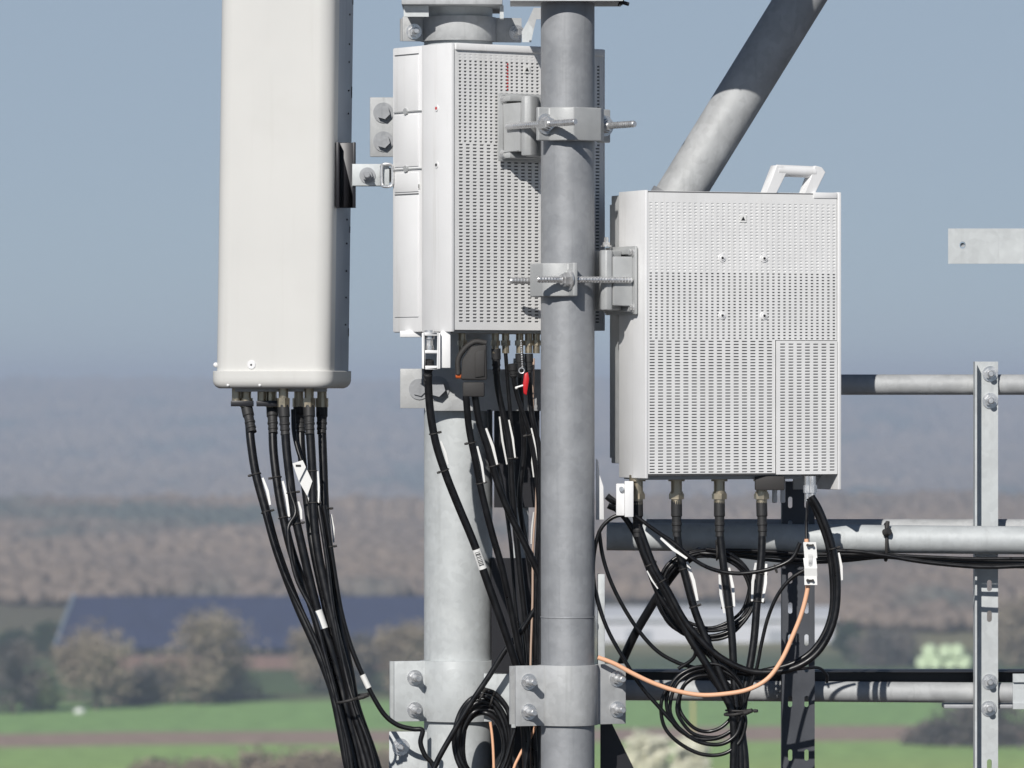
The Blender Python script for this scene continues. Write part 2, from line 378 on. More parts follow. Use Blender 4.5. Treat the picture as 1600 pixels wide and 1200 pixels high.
def tree(px, py, wpx, hpx, m, label, name='bare_tree', cat='tree', group=None, n=900, trunk=True, leaf=0.5, flat=0.0):
    b = G(px, py); d = b.y+10; k = d/FX; wd = wpx*k; ht = hpx*k; rnd = random.Random(int(px*7+py))
    root = thing(name, label, cat, b, group)
    c = MB(); cl = []
    z0 = ht*0.10 if trunk else 0.0
    for i in range(22):
        a = rnd.uniform(0, 6.28); q = math.sqrt(rnd.uniform(0, 1)); hz = rnd.uniform(0.06, 0.82)
        lim = math.sqrt(max(0.05, 1-(2*hz-0.75)**2*0.8))
        cl.append((V((math.cos(a)*q*wd*0.38*lim, math.sin(a)*q*wd*0.34*lim, z0+(ht-z0)*hz)), rnd.uniform(0.20, 0.34)*wd))
    for i in range(n):
        cc, cr_ = cl[i % len(cl)]
        v = V((rnd.gauss(0,1), rnd.gauss(0,1), rnd.gauss(0,1))).normalized()*cr_*(rnd.uniform(0.1, 1)**0.6)
        p = b+cc+V((v.x, v.y, v.z*0.75))
        if p.z < b.z+0.1: p.z = b.z+0.1+rnd.uniform(0, .5)
        u = V((rnd.gauss(0,1), rnd.gauss(0,1), rnd.gauss(0,1))).normalized(); w2 = u.orthogonal().normalized(); s_ = leaf*rnd.uniform(0.6, 1.3)
        c.add([p-u*s_, p+w2*s_*0.6, p+u*s_, p-w2*s_*0.6], [(0,1,2,3)], False)
    obj('crown', c, m, root)
    t = MB(); t.tube([b-V((0,0,.3)), b+V((0.1,0,ht*0.3)), b+V((-.1,.1,ht*0.6))], ht*0.035, 8, rf=lambda q: 1.2-q)
    for i in range(5):
        cc, _ = cl[i]; t.tube([b+V((0,0,ht*0.2)), b+cc*0.5+V((0,0,ht*0.12)), b+cc], ht*0.014, 6, rf=lambda q: 1.2-q)
    obj('trunk', t, M['bark'], root); return root

# barn
def barn():
    y0 = G(0, 1046).y; k = (y0+10)/FX
    L0 = (92-800)*k; L1 = (905-800)*k; zr = 40-(936-600)*(y0+16)/FX; ze = 40-(1014-600)*(y0+10)/FX
    root = thing('barn', 'long low barn with a dark slate-blue roof behind the bare trees', 'barn', (L0, y0, 0))
    dp = 16.0; r = MB()
    for a, b_ in ((y0-0.6, y0+dp/2), (y0+dp+0.6, y0+dp/2)):
        r.add([(L0-.6,a,ze),(L1,a,ze),(L1,b_,zr),(L0+1.4,b_,zr),(L0-.6,a,ze+.35),(L1,a,ze+.35),(L1,b_,zr+.35),(L0+1.4,b_,zr+.35)], [(0,1,2,3),(4,5,6,7),(0,1,5,4),(1,2,6,5),(2,3,7,6),(3,0,4,7)])
    o = obj('roof', r, mat('slate_roof', (0.026, 0.036, 0.088), 0.8, 0, 0.08, 0.4, streak=(0.035,0.04,0.075)), root)
    q = MB(); q.tube([(L0-.5,y0-.65,ze+.45),(L0+1.45,y0+dp/2,zr+.5)], 0.3, 6, sub=2); obj('verge_trim', q, mat('verge_metal', (0.18,0.22,0.28), .5), o)
    wl = MB(); wl.box(L0, L1-.5, y0+.1, y0+.4, 1.9, ze+.2); wl.box(L0, L0+.3, y0+.4, y0+dp, 0, ze+.2); wl.box(L1-.8, L1-.5, y0+.4, y0+dp, 0, ze+.2); wl.box(L0, L1-.5, y0+dp, y0+dp+.3, 0, ze+.2)
    obj('wall', wl, mat('opening_shade_wall', (0.04,0.04,0.045), .8), root)  # dark wall colour stands in for the shade in the barn's opening
    bw = MB(); bw.box(L0, L1-.5, y0, y0+.45, 0, 1.9); obj('brick_plinth', bw, mat('brick', (0.22, 0.14, 0.12), .9, 0, .2, .8), root)
barn()
def shed():
    y0 = G(0, 1036).y+60; k = (y0+10)/FX; L0 = (938-800)*k; L1 = (1302-800)*k; zt = 40-(962-600)*k; zb = 0
    root = thing('farm_shed', 'long pale farm shed with a light grey front across the field', 'shed', (L0, y0, 0))
    b = MB(); b.box(L0, L1, y0, y0+14, -.5, zt-.6); obj('wall', b, mat('pale_cladding', (0.62, 0.63, 0.68), .6, 0, .05, .3, streak=(.38,.39,.42)), root)
    r = MB(); r.prism([(y0-.8, zt-.7), (y0+7, zt+.9), (y0+14.8, zt-.7), (y0+14.8, zt-.4), (y0+7, zt+1.2), (y0-.8, zt-.4)], L0-.5, L1+.5, frame((0,0,0),(0,1,0),(0,0,1),(1,0,0)))
    obj('roof', r, mat('pale_sheet_roof', (0.68, 0.69, 0.72), .6), root)
    dm = mat('grey_doors', (0.36, 0.38, 0.42), .6)
    for i in range(3): obj('door', MB().box(L0+4+i*11, L0+8+i*11, y0-.06, y0, 0, zt-2.2), dm, root)
shed()
# trees and shrubs, each its own
T_ = [
 (150,1108,150,128,'twig','round bare brown tree at the left end of the slate-blue barn roof','bare_tree'),
 (318,1100,165,150,'twig','broad bare tree before the middle of the barn with a dark bush below','bare_tree'),
 (505,1082,125,115,'twig','bare tree between the brick barn wall and the hanging black cables','bare_tree'),
 (640,1086,120,120,'twig','bare tree in front of the barn just left of the thick steel pole','bare_tree'),
 (575,1080,90,95,'twig_dark','greyish bare tree half hidden behind the cable bundle','bare_tree'),
 (232,1100,110,62,'twig_dark','low dark hedge bush between the two broad bare trees','shrub'),
 (345,1095,105,70,'twig_dark','dark blue-black bush under the broad bare tree before the barn','shrub'),
 (75,1028,62,62,'evergreen','dark evergreen tree leaning on the left corner of the barn','evergreen_tree'),
 (18,1022,58,38,'evergreen','small dark evergreen at the left edge of the photo','evergreen_tree'),
 (20,1115,95,125,'twig_dark','dark bare thicket at the left edge, in front of the evergreens','shrub'),
 (62,1112,60,70,'spring','pale green bush beside the dark thicket at the left edge','shrub'),
 (1322,1035,42,72,'evergreen','narrow dark conifer at the right end of the pale shed','evergreen_tree'),
 (1390,1040,130,50,'twig_dark','low dark shrub line right of the narrow conifer','shrub'),
 (1590,1040,120,110,'twig','bare brown tree at the right edge behind the slotted post','bare_tree'),
 (1560,1165,210,70,'twig_dark','purplish bare scrub in the field at the right edge below the rail','shrub'),
 (1465,1162,120,38,'twig_dark','low tapering end of the purplish scrub in the right-hand field','shrub'),
 (1010,1222,62,84,'cream','left one of two cream-coloured blossoming bushes behind the lower rail','blossom_bush'),
 (1078,1226,58,78,'cream','right one of two cream-coloured blossoming bushes, by the cable bundle','blossom_bush'),
]
for i, (px, py, a, b, mm, lab, nm) in enumerate(T_):
    tree(px, py, a, b, M[mm], lab, nm, 'bush' if 'bush' in nm or 'shrub' in nm else 'tree', trunk=(nm != 'shrub'), n=3600 if a > 100 else 2200, leaf=0.52 if mm == 'cream' else 0.30)
H_ = [(255,1262,120,72),(335,1275,120,100),(420,1280,130,115),(500,1285,120,125),(590,1290,120,130),(690,1285,110,110)]
for i, (px, py, a, b) in enumerate(H_):
    w_lab = ['leftmost, lowest bush of the near brown hedge at the bottom', 'second bush from the left in the near brown hedge', 'third bush from the left in the near brown hedge, left of the cables',
             'near brown hedge bush just behind the lower end of the cable bundle', 'near brown hedge bush beside the lower left clamp plate', 'near brown hedge bush hidden behind the thick pole'][i]
    tree(px, py, a, b, M['twig'], w_lab, 'shrub', 'bush', 'near brown hedge bushes', n=3600, trunk=False, leaf=0.26)
# pale stacked bales
def bales():
    mb_m = mat('pale_green_wrap', (0.58, 0.70, 0.46), .45)
    base = G(1430, 1046); k = (base.y+10)/FX
    first = None; idx = 0
    names = ['bottom row, leftmost', 'bottom row, second from left', 'bottom row, third from left', 'bottom row, fourth from left', 'upper row, leftmost', 'upper row, middle', 'upper row, rightmost']
    for row, n_ in ((0, 4), (1, 3)):
        for i in range(n_):
            x = base.x+(12+i*21+row*12)*k; z = row*18*k
            rb_ = random.Random(idx+3); c = MB(); r_ = 11*k*rb_.uniform(.95,1.08); x += rb_.uniform(-1,1)*k*2; yb_ = base.y+rb_.uniform(-.5,.5); c.lathe((x-.2, yb_-.9, z+r_), (x+.25, yb_+.9, z+r_), [(0, r_*.85), (.1, r_), (.9, r_), (1, r_*.85)], 18)
            obj('wrapped_bale', c, mb_m, loc=(x, base.y, z), label='pale green wrapped round bale in the far field, ' + names[idx], cat='bale', group='pale green wrapped bales'); idx += 1
bales()
def clod():
    p = G(124, 1117); c = MB(); c.sphere(p+V((0,0,.4)), .6, 10, 6, (1.2,1,.7)); obj('feed_sack', c, M['label'], loc=p, label='small white sack lying at the field edge below the left tree', cat='sack')
clod()
pp = G(1083, 1150); q = MB(); q.cyl(pp, pp+V((0,0,4.6)), .16, n=8); obj('marker_post', q, mat('yellow_paint', (.6,.5,.2), .6), loc=pp, label='thin pale yellow post in the field above the cream bushes', cat='post')

# ================================================================== MAST STEELWORK
CP = V((X(887), 0, 0)); RP = 42*S                      # front pole
CT = V((X(716, .36), .36, 0)); RT = 53.5*S*1.036        # thick pole
def pole(name, c, r, z0, z1, m, label, weld=None):
    b = MB(); n = 48; zs = [z0+(z1-z0)*i/14 for i in range(15)]
    b.cyl((c.x, c.y, z0), (c.x, c.y, z1), r, n=n)
    if weld:
        root = obj(name, b, m, loc=(c.x, c.y, z0), label=label, cat='pole')
        for zz in weld:
            t = MB(); t.tube([(c.x+math.cos(a)*(r+.0002), c.y+math.sin(a)*(r+.0002), zz) for a in [2*math.pi*i/32 for i in range(32)]], .0011, 6, True, 1); obj('weld_seam', t, m, root)
        return root
    return obj(name, b, m, loc=(c.x, c.y, z0), label=label, cat='pole')
pole('steel_pole', CP, RP, Z(1500), Z(-500), M['galv_dull'], 'dull grey front steel pole standing between the two radio boxes', [Z(964)])
pole('steel_pole', CT, RT, Z(1500,.36), Z(-500,.36), M['galv_pale'], 'thick pale galvanised rear pole below the left radio box')
# diagonal brace
b = MB(); a0 = P(1052, 320, .3); a1 = P(1480, -374, .3); dv = (a1-a0).normalized()
b.cyl(a0, a1, 36.5*S*1.05, n=44)
br = obj('diagonal_brace', b, M['galv'], loc=a0, label='round galvanised brace rising diagonally to the upper right behind the right box', cat='brace')
q = MB(); q.cyl(a0-dv*.05, a0+dv*.012, 41*S*1.05, n=40); obj('end_collar', q, M['galv_dull'], br)
# rear members in one even black, behind the front pole
def chan(name, px0, px1, y0, y1, py0, py1, m, label, cat='channel', slots=None, th=.005):
    """upright channel: web facing the camera, two flanges going back"""
    k0, k1 = X(px0, y0), X(px1, y0); z1, z0 = Z(py0, y0), Z(py1, y0); b = MB()
    if slots:
        zs = sorted(set([z0, z1]+[Z(s, y0) for s in slots])); c = sorted(Z(s, y0) for s in slots)
        ed = [z0]+[(c[i]+c[i+1])/2 for i in range(len(c)-1)]+[z1]; xm = (k0+k1)/2; w_ = (k1-k0)/4
        for i, cz in enumerate(c):
            b.holed(k0, xm, ed[i], ed[i+1], k0+w_, cz, .0042, .011, y0, y0+th, n=16); b.holed(xm, k1, ed[i], ed[i+1], k1-w_, cz, .0042, .011, y0, y0+th, n=16)
    else: b.box(k0, k1, y0, y0+th, z0, z1)
    b.box(k0, k0+th, y0+th, y1, z0, z1); b.box(k1-th, k1, y0+th, y1, z0, z1)
    return obj(name, b, m, loc=(k0, y0, z0), label=label, cat=cat)
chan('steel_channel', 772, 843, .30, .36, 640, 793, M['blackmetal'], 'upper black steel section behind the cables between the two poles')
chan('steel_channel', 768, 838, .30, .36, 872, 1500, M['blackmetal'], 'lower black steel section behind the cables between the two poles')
b = MB(); b.box(X(802,.31), X(826,.31), .31, .33, Z(1000,.31), Z(560,.31)); obj('flat_bar', b, M['galv_pale'], bevel=.001, loc=P(802,1000,.31), label='pale vertical flat bar seen in the gap between the two black sections', cat='bar')
chan('slotted_post', 1222, 1273, .275, .32, 752, 1500, M['shade_steel'], 'dark slotted upright post below the right radio box', 'post', slots=[785, 822, 903, 950, 1000, 1042, 1096, 1180, 1230, 1300, 1380])
b = MB(); b.box(X(934,.015), X(945,.015), .012, .018, Z(1038,.015), Z(897,.015)); b.box(X(934,.015), X(937,.015), .018, .045, Z(1038,.015), Z(897,.015)); obj('angle_bar', b, M['galv_pale'], bevel=.0008, loc=(X(934,.015),.015,Z(1038,.015)), label='narrow pale steel angle bar just right of the front pole, ending at the bottom clamp', cat='bar')

# rails on the right
def rail(px0, px1, y, pyc, rpx, m, name, label, cat='rail', dz=0):
    r = rpx*S*(10+y)/10; b = MB(); b.cyl((X(px0,y), y, Z(pyc,y)), (X(px1,y), y, Z(pyc+dz,y)), r, n=36); return obj(name, b, m, loc=(X(px0,y), y, Z(pyc,y)), label=label, cat=cat)
rail(1060, 1760, .355, 601, 16, M['galv'], 'guard_rail', 'top round steel rail passing from the right box to the upright angle')
rail(948, 1760, .245, 838, 22, M['galv_pale'], 'support_pipe', 'thick horizontal support pipe carrying the black cables', 'pipe', dz=8)
rail(1010, 1760, .40, 825, 14, M['galv'], 'rear_rail', 'round steel rail partly hidden behind the thick support pipe')
rail(940, 1760, .355, 1078, 16, M['galv'], 'guard_rail', 'lowest round steel rail with cable shadows across it', dz=6)
b = MB(); b.box(X(965,.40), X(1760,.40), .40, .445, Z(1066,.4), Z(1047,.4)); b.box(X(965,.40), X(1760,.40), .37, .40, Z(1051,.4)+.002, Z(1047,.4)-.001)
obj('toe_angle', b, M['blackmetal'], loc=(X(965,.4),.4,Z(1066,.4)), label='dark steel angle just above the lowest round rail', cat='bar')
b = MB(); b.box(X(1474,.36), X(1760,.36), .34, .40, Z(1106,.36), Z(1100,.36)); obj('toe_plate', b, M['galv_dull'], bevel=.001, loc=(X(1474,.36),.36,Z(1106,.36)), label='short dark bar under the lowest rail at the upright angle', cat='bar')
b = MB(); b.box(X(1583,.2), X(1720,.2), .20, .206, Z(1066,.2), Z(1053,.2)); b.box(X(1583,.2), X(1720,.2), .20, .206, Z(1108,.2), Z(1099,.2)); b.box(X(1583,.2), X(1720,.2), .206, .212, Z(1108,.2), Z(1053,.2)); obj('joint_plate', b, M['galv_pale'], loc=(X(1583,.2),.2,Z(1108,.2)), label='small pale plate on the lowest rail at the right edge of the photo', cat='plate')
# upright angle at right
def upright():
    y = .325; x0, x1 = X(1521,y), X(1559.5,y); root = thing('upright_angle', 'bright upright steel angle bolted to the rails at the right', 'post', (x0, y, Z(1500,y)))
    b = MB(); z1, z0 = Z(565,y), Z(1500,y); xs = x0+.004
    cs = [(Z(915,y), 1), (Z(963,y), 1), (Z(1195,y), 1)]; cs.sort(); ed = [z0]+[(cs[i][0]+cs[i+1][0])/2 for i in range(2)]+[z1]
    for i, (cz, _) in enumerate(cs): b.holed(xs, x1, ed[i], ed[i+1], X(1546,y), cz, .0048, .011, y, y+.005)
    b.box(x0, xs, y-.034, y+.005, z0, z1)
    obj('angle_section', b, M['galv_pale'], root)
    for px, py in ((1547,584),(1547,626),(1546,1065),(1545,1107)):
        obj('bolt', bolt_mb(P(px,py,y), (0,-1,0), .0105, .008, .012), M['zinc'], root)
upright()
def end_plate():
    y = .1; root = thing('drilled_flat_bar', 'flat galvanised bar with one hole sticking in from the right edge', 'bar', P(1482, 412, y)); b = MB()
    b.holed(X(1482,y), X(1524,y), Z(412,y), Z(357,y), X(1504,y), Z(383,y), .0058, .0068, y, y+.008); b.box(X(1524,y), X(1720,y), y, y+.008, Z(412,y), Z(357,y))
    obj('bar', b, M['galv_pale'], root)
    t = MB(); t.cyl(P(1504,383,y+.0081), P(1504,383,y+.03), .0045, n=12); obj('pin', t, M['galv_dull'], root)
end_plate()

# ---- clamps
def arc(cx, cy, r, a0, a1, n=16): return [(cx+math.cos(R(a0+(a1-a0)*i/n))*r, cy+math.sin(R(a0+(a1-a0)*i/n))*r) for i in range(n+1)]
def big_clamp(c, r, rot, el, er, eb, z0, z1, th, label, bolts, m, name='pipe_clamp', rb=.0105):
    """two bent half shells with ears, turned by rot about the pole; el/er ear reach, bolts (local x, z)"""
    root = thing(name, label, 'clamp', (c.x, c.y, z0)); rr = r+.0008; a = math.degrees(math.asin(eb/rr))
    T = frame((c.x, c.y, 0), (math.cos(R(rot)), math.sin(R(rot)), 0), (-math.sin(R(rot)), math.cos(R(rot)), 0), (0,0,1))
    path = [(-el, -eb)]+arc(0, 0, rr, 180+a, 360-a, 28)+[(er, -eb)]
    b = MB(); b.band(path[::-1], th, z0, z1, T); obj('front_half', b, m, root, bevel=.0012)
    path = [(-el, eb)]+arc(0, 0, rr, 180-a, a, 28)+[(er, eb)]
    b = MB(); b.band(path, th, z0+.002, z1-.002, T); obj('rear_half', b, m, root)
    for (x, z) in bolts: obj('bolt', bolt_mb(T @ V((x, -eb-th, z)), T.to_3x3() @ V((0,-1,0)), rb, .010, .020), M['zinc'], root)
    return root
zb0, zb1 = Z(1132), Z(1038)
big_clamp(CP, RP, 20, .110, .110, .012, zb0, zb1, .006, 'broad galvanised clamp round the front pole at the bottom with four bolts',
          [(-.085,Z(1063)),(-.085,Z(1110)),(.092,Z(1061)),(.092,Z(1109))], M['galv'])
y_ = .36
big_clamp(CT, RT, 14, .132, .125, .014, Z(1125,y_), Z(1031,y_), .008, 'broad bright clamp round the thick rear pole, left of the cable coil',
          [(-.092,Z(1057,y_)),(-.092,Z(1107,y_)),(.1,Z(1057,y_)),(.1,Z(1107,y_))], M['galv_pale'])
# link plate between the two lower clamps
b = MB(); b.box(X(756,.2), X(806,.2), .20, .207, Z(1128,.2), Z(1052,.2)); b.box(X(799,.2), X(806,.2), .02, .20, Z(1128,.2), Z(1052,.2)); obj('link_plate', b, M['galv_pale'], bevel=.0015, loc=(X(756,.2),.2,Z(1128,.2)), label='bent galvanised plate joining the two lower pole clamps behind the coil', cat='plate')
# lower left plate
r_ = thing('mounting_plate', 'pale bolted plate at the bottom edge, below the thick pole clamp', 'plate', P(608,1300,.3)); b = MB(); b.box(X(608,.3), X(668,.3), .295, .303, Z(1320,.3), Z(1143,.3)); obj('plate', b, M['galv_pale'], r_, bevel=.0012); obj('bolt', bolt_mb(P(626,1167,.295), (0,-1,0), .0115, .009, .012), M['zinc'], r_)
obj('bolt', bolt_mb(P(626,1240,.295), (0,-1,0), .0115, .009, .012), M['zinc'], r_)
# gusset going down right behind the pole
b = MB(); b.prism([(X(938,.1), Z(1118,.1)), (X(950,.1), Z(1118,.1)), (X(1030,.1), Z(1282,.1)), (X(1030,.1), Z(1400,.1)), (X(938,.1), Z(1400,.1))], -.006, 0, frame((0,.1,0),(1,0,0),(0,0,1),(0,-1,0)))
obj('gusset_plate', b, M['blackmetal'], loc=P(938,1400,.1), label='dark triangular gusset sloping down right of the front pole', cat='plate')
# clamp behind the left box
r_ = thing('rear_clamp', 'galvanised clamp round the thick pole just below the left radio box', 'clamp', P(625,640,.3))
b = MB(); b.box(X(625,.32), X(672,.32), .33, .338, Z(638,.32), Z(576,.32)); b.box(X(664,.28), X(845,.28), .272, .28, Z(642,.28), Z(577,.28)); obj('band', b, M['galv'], r_, bevel=.001)
obj('bolt', bolt_mb(P(683,607,.272), (0,-1,0), .0165, .016, 0), M['galv_dull'], r_)
obj('bolt', bolt_mb(P(655,608,.33), (0,-1,0), .014, .004, 0), M['galv_dull'], r_)
# plate peeking out left of the left box
r_ = thing('side_plate', 'flat plate with two hex bolts sticking out left behind the left radio box', 'plate', P(578,245,.26)); b = MB(); b.box(X(578,.26), X(660,.26), .26, .268, Z(245,.26), Z(152,.26)); obj('plate', b, M['galv'], r_, bevel=.0015)
for py in (176, 221): obj('bolt', bolt_mb(P(599,py,.26), (0,-1,0), .0135, .011, 0, True), M['galv_dull'], r_)
# top collars
r_ = thing('top_flange', 'galvanised flange plate capping the thick pole at the top edge', 'flange', P(628,8,.3)); b = MB(); b.box(X(628,.28), X(785,.28), .24, .50, Z(9,.28), Z(-6,.28)); obj('flange', b, M['galv'], r_, bevel=.001)
b = MB(); b.box(X(631,.28), X(670,.28), .262, .27, Z(27,.28), Z(9.5,.28)); obj('tab', b, M['galv_pale'], r_); b = MB(); b.box(X(781,.28), X(787,.28), .26, .30, Z(30,.28), Z(9.5,.28)); obj('tab', b, M['galv_pale'], r_)
b = MB(); b.prism([(X(672,.26), Z(-4,.26)), (X(700,.26), Z(-4,.26)), (X(760,.26), Z(-60,.26)), (X(640,.26), Z(-60,.26))], 0, .006, frame((0,.26,0),(1,0,0),(0,0,1),(0,-1,0))); obj('rib', b, M['galv_dull'], r_)
big_clamp(CT, RT, 10, .112, .122, .010, Z(66,y_), Z(28,y_), .007, 'galvanised collar round the thick pole on top of the left radio box',
          [(-.09,Z(51,y_)),(.112,Z(51,y_))], M['galv'], 'pole_collar')
r_ = thing('top_flange', 'flange plate with a bolt at its tip above the front pole', 'flange', P(797,6,0)); b = MB(); b.box(X(797), X(972), -.075, .09, Z(5), Z(-8)); obj('flange', b, M['galv'], r_, bevel=.001)
b = MB(); b.box(X(797), X(972), -.079, -.075, Z(6), Z(-4)); obj('edge_lip', b, M['galv_pale'], r_)
obj('bolt', bolt_mb(P(967,2,-.04), (1,0,-.3), .006, .006, .01), M['blackmetal'], r_)
r_ = thing('bent_strap', 'small bent bright strap between the two poles above the left box', 'bracket', P(815,62,.2)); b = MB()
b.prism([(X(816,.2), Z(66,.2)), (X(815,.2), Z(50,.2)), (X(824,.2), Z(34,.2)), (X(834,.2), Z(46,.2)), (X(830,.2), Z(66,.2))], 0, .004, frame((0,.2,0),(1,0,0),(0,0,1),(0,-1,0))); obj('strap', b, M['galv_pale'], r_)
b = MB(); b.prism([(X(824,.2), Z(34,.2)), (X(834,.2), Z(12,.2)), (X(848,.2), Z(12,.2)), (X(848,.2), Z(30,.2)), (X(838,.2), Z(30,.2)), (X(834,.2), Z(46,.2))], 0, .004, frame((0,.206,0),(1,0,0),(0,0,1),(0,-1,0))); obj('upper_leaf', b, M['galv'], r_)

# ---- rod clamps (saddle + two threaded rods) on the front pole
def rod_clamp(nrm, pyc, hpx, label, tip, back):
    n_ = V(nrm).normalized(); u = V((-n_.y, n_.x, 0)); zc = Z(pyc); T = frame((CP.x, 0, zc), u, -n_, (0,0,1)); h = hpx*S/2    # local x=u, y=-n
    root = thing('saddle_clamp', label, 'clamp', (CP.x, 0, zc))
    e = .083; o = .052
    path = [(-e,-.014), (-.056,-.014), (-.050,-.024), (-.040,-.045), (-.030,-.055), (.030,-.055), (.040,-.045), (.050,-.024), (.056,-.014), (e,-.014)]
    b = MB(); b.band(path[::-1], .009, -h, h, T); sad = obj('saddle', b, M['cast'], root, bevel=.003, seg=3)
    for s_ in (-1, 1):
        a = T @ V((s_*.068, back, 0)); c = T @ V((s_*.068, -tip, 0)); obj('threaded_rod', rod_mb(a, c, .0066), M['zinc'], root)
        p = T @ V((s_*.068, -.0232, 0)); obj('nut', bolt_mb(p, n_, .0135, .011, .0), M['zinc'], root)
        p2 = T @ V((s_*.068, -.036, 0)); obj('lock_nut', MB().cyl(p2, p2+n_*.006, .0105, n=6, sm=False), M['zinc'], root)
    return T
n1 = V((math.sin(R(35)), -math.cos(R(35)), 0))
T1 = rod_clamp(n1, 196, 52, 'upper saddle clamp on the front pole with two rods pointing right', .118, .10)
m2 = V((-math.cos(R(22)), -math.sin(R(22)), 0))
T2 = rod_clamp(m2, 438, 52, 'lower saddle clamp on the front pole with two rods pointing left', .088, .10)
def box_bracket(T, hh, label, plate, style):
    root = thing('mounting_bracket', label, 'bracket', T @ V((0,.09,0)))
    # V-block cheeks with ribs, a base plate behind
    b = MB()
    b.prism([(-.062,.052),(-.052,.046),(-.034,.050),(-.018,.068),(.018,.068),(.034,.050),(.052,.046),(.062,.052),(.062,.064),(.040,.074),(.028,.098),(-.028,.098),(-.040,.074),(-.062,.064)], -hh, hh, T)
    obj('pole_block', b, M['cast'], root, bevel=.0025)
    b = MB(); b.box(-.064,.064,.098,plate-.006,-hh-.003,-hh+.008,T); b.box(-.064,.064,.098,plate-.006,hh-.008,hh+.003,T); b.box(-.006,.006,.098,plate-.006,-hh+.008,hh-.008,T)
    b.box(-.064,-.052,.066,plate-.006,-hh+.008,hh-.012,T); b.box(.052,.064,.066,plate-.006,-hh+.008,hh-.012,T)
    obj('cheek', b, M['cast'], root, bevel=.002)
    b = MB(); b.box(-.030,.030,.0985,.1005,-hh+.004,hh-.004,T); b.box(-.0485,-.036,.0655,.0665,-hh*.55,hh*.7,T); obj('gap_shade_plate', b, M['blackmetal'], root)  # black plates stand in for the shade in the bracket's gaps
    b = MB(); b.box(-.072,.072,plate-.006,plate,-hh-.008,hh+.008,T); obj('base_plate', b, M['cast'], root, bevel=.002)
    for sx in (-1,1):
        for sz in (-1,1): obj('bolt', bolt_mb(T @ V((sx*.062, plate-.006, sz*(hh-.004))), T.to_3x3() @ V((0,-1,0)), .006, .005, 0), M['zinc'], root)
    return root
Z1 = T1.copy(); box_bracket(T1, .056, 'grey cast bracket holding the left radio box to the front pole', .128, 0)
T2b = T2.copy(); r2 = box_bracket(T2b, .056, 'grey cast bracket between the front pole and the right radio box', .112, 1)
tp = T2b @ V((-.015, .085, .064)); obj('adjusting_screw', bolt_mb(tp, (0,0,1), .007, .006, .008), M['zinc'], r2)
# loose tie plate of the right bracket
# ================================================================== RADIO BOXES
def grille(T, a0, a1, c0, c1, nx, nz, hw, hh, dep, mb, fm=1, skip=None):
    """perforated sheet in the local XZ plane at y=0, slots cut back by dep"""
    for i in range(nx):
        for j in range(nz):
            x0 = a0+(a1-a0)*i/nx; x1 = a0+(a1-a0)*(i+1)/nx; z0 = c0+(c1-c0)*j/nz; z1 = c0+(c1-c0)*(j+1)/nz
            if skip and skip((x0+x1)/2, (z0+z1)/2): mb.add([(x0,0,z0),(x1,0,z0),(x1,0,z1),(x0,0,z1)], [(0,1,2,3)], False, 0, T); continue
            xc, zc = (x0+x1)/2, (z0+z1)/2
            vs = [(x0,0,z0),(x1,0,z0),(x1,0,z1),(x0,0,z1), (xc-hw,0,zc-hh),(xc+hw,0,zc-hh),(xc+hw,0,zc+hh),(xc-hw,0,zc+hh), (xc-hw,dep,zc-hh),(xc+hw,dep,zc-hh),(xc+hw,dep,zc+hh),(xc-hw,dep,zc+hh)]
            mb.add(vs, [(0,1,5,4),(1,2,6,5),(2,3,7,6),(3,0,4,7),(4,5,9,8),(5,6,10,9),(6,7,11,10),(7,4,8,11)], False, 0, T)
            mb.add(vs[8:12], [(0,1,2,3)], False, fm, T)
def noflip(name, mb, mats, parent):
    """mesh without normal recalculation (open sheets)"""
    me = bpy.data.meshes.new(name); org = origin[parent.name]
    me.from_pydata([(a-org.x, b-org.y, c-org.z) for a, b, c in mb.v], [], mb.f); me.polygons.foreach_set('material_index', mb.mi)
    for x in mats: me.materials.append(x)
    o = bpy.data.objects.new(name, me); col.objects.link(o); o.parent = parent; origin[o.name] = org; return o
def sticker(T, x, z, s_, y, parent):
    b = MB(); b.box(x-s_, x+s_, y, y+.0006, z-s_, z+s_, T); st = obj('warning_sticker', b, M['label'], parent)
    b = MB(); b.prism([(x-s_*.62, z-s_*.5), (x+s_*.62, z-s_*.5), (x, z+s_*.62)], 0, .0004, T @ frame((0,y-.0005,0),(1,0,0),(0,0,1),(0,1,0))); obj('warning_triangle', b, M['ink'], st)

# -- right box
BETA = R(22); f2 = (math.cos(BETA), math.sin(BETA), 0); d2 = (-math.sin(BETA), math.cos(BETA), 0)
O2 = V((X(1008,-.05), -.05, 0)); W2 = (X(1316,.05)-X(1008,-.05))/math.cos(BETA)
TB = frame((O2.x, O2.y, 0), f2, d2, (0,0,1)); zt, zb = Z(299), Z(742)
rru2 = thing('radio_unit', 'right light grey radio box with a perforated front and a carrying handle on top', 'radio unit', TB @ V((W2/2, .09, zb)))
D2 = .17
b = MB(); b.box(.004, W2-.004, .012, D2-.045, zb+.004, zt, TB); obj('housing', b, M['white'], rru2, bevel=.003)
b = MB(); b.box(0, .006, -.001, D2-.045, zb-.006, zt+.001, TB); obj('side_cover', b, M['white'], rru2, bevel=.0015)
b = MB(); b.box(.012, W2-.02, D2-.043, D2+.02, zb+.02, zt-.004, TB); obj('heat_sink', b, M['cast'], rru2, bevel=.002)
b = MB()
for i in range(34): b.box(.02+i*(W2-.05)/34, .022+i*(W2-.05)/34, D2+.021, D2+.045, zb+.03, zt-.02, TB)
obj('fins', b, M['cast'], rru2)
b = MB(); b.box(.006, W2, .002, .012, zb, zt-.001, TB)       # backing of the front
obj('front_backing', b, M['interior'], rru2)
G_ = MB(); mL = .006; wA = W2-.012
def zz(py): return Z(py)
xs0, xs1 = mL, W2-.008
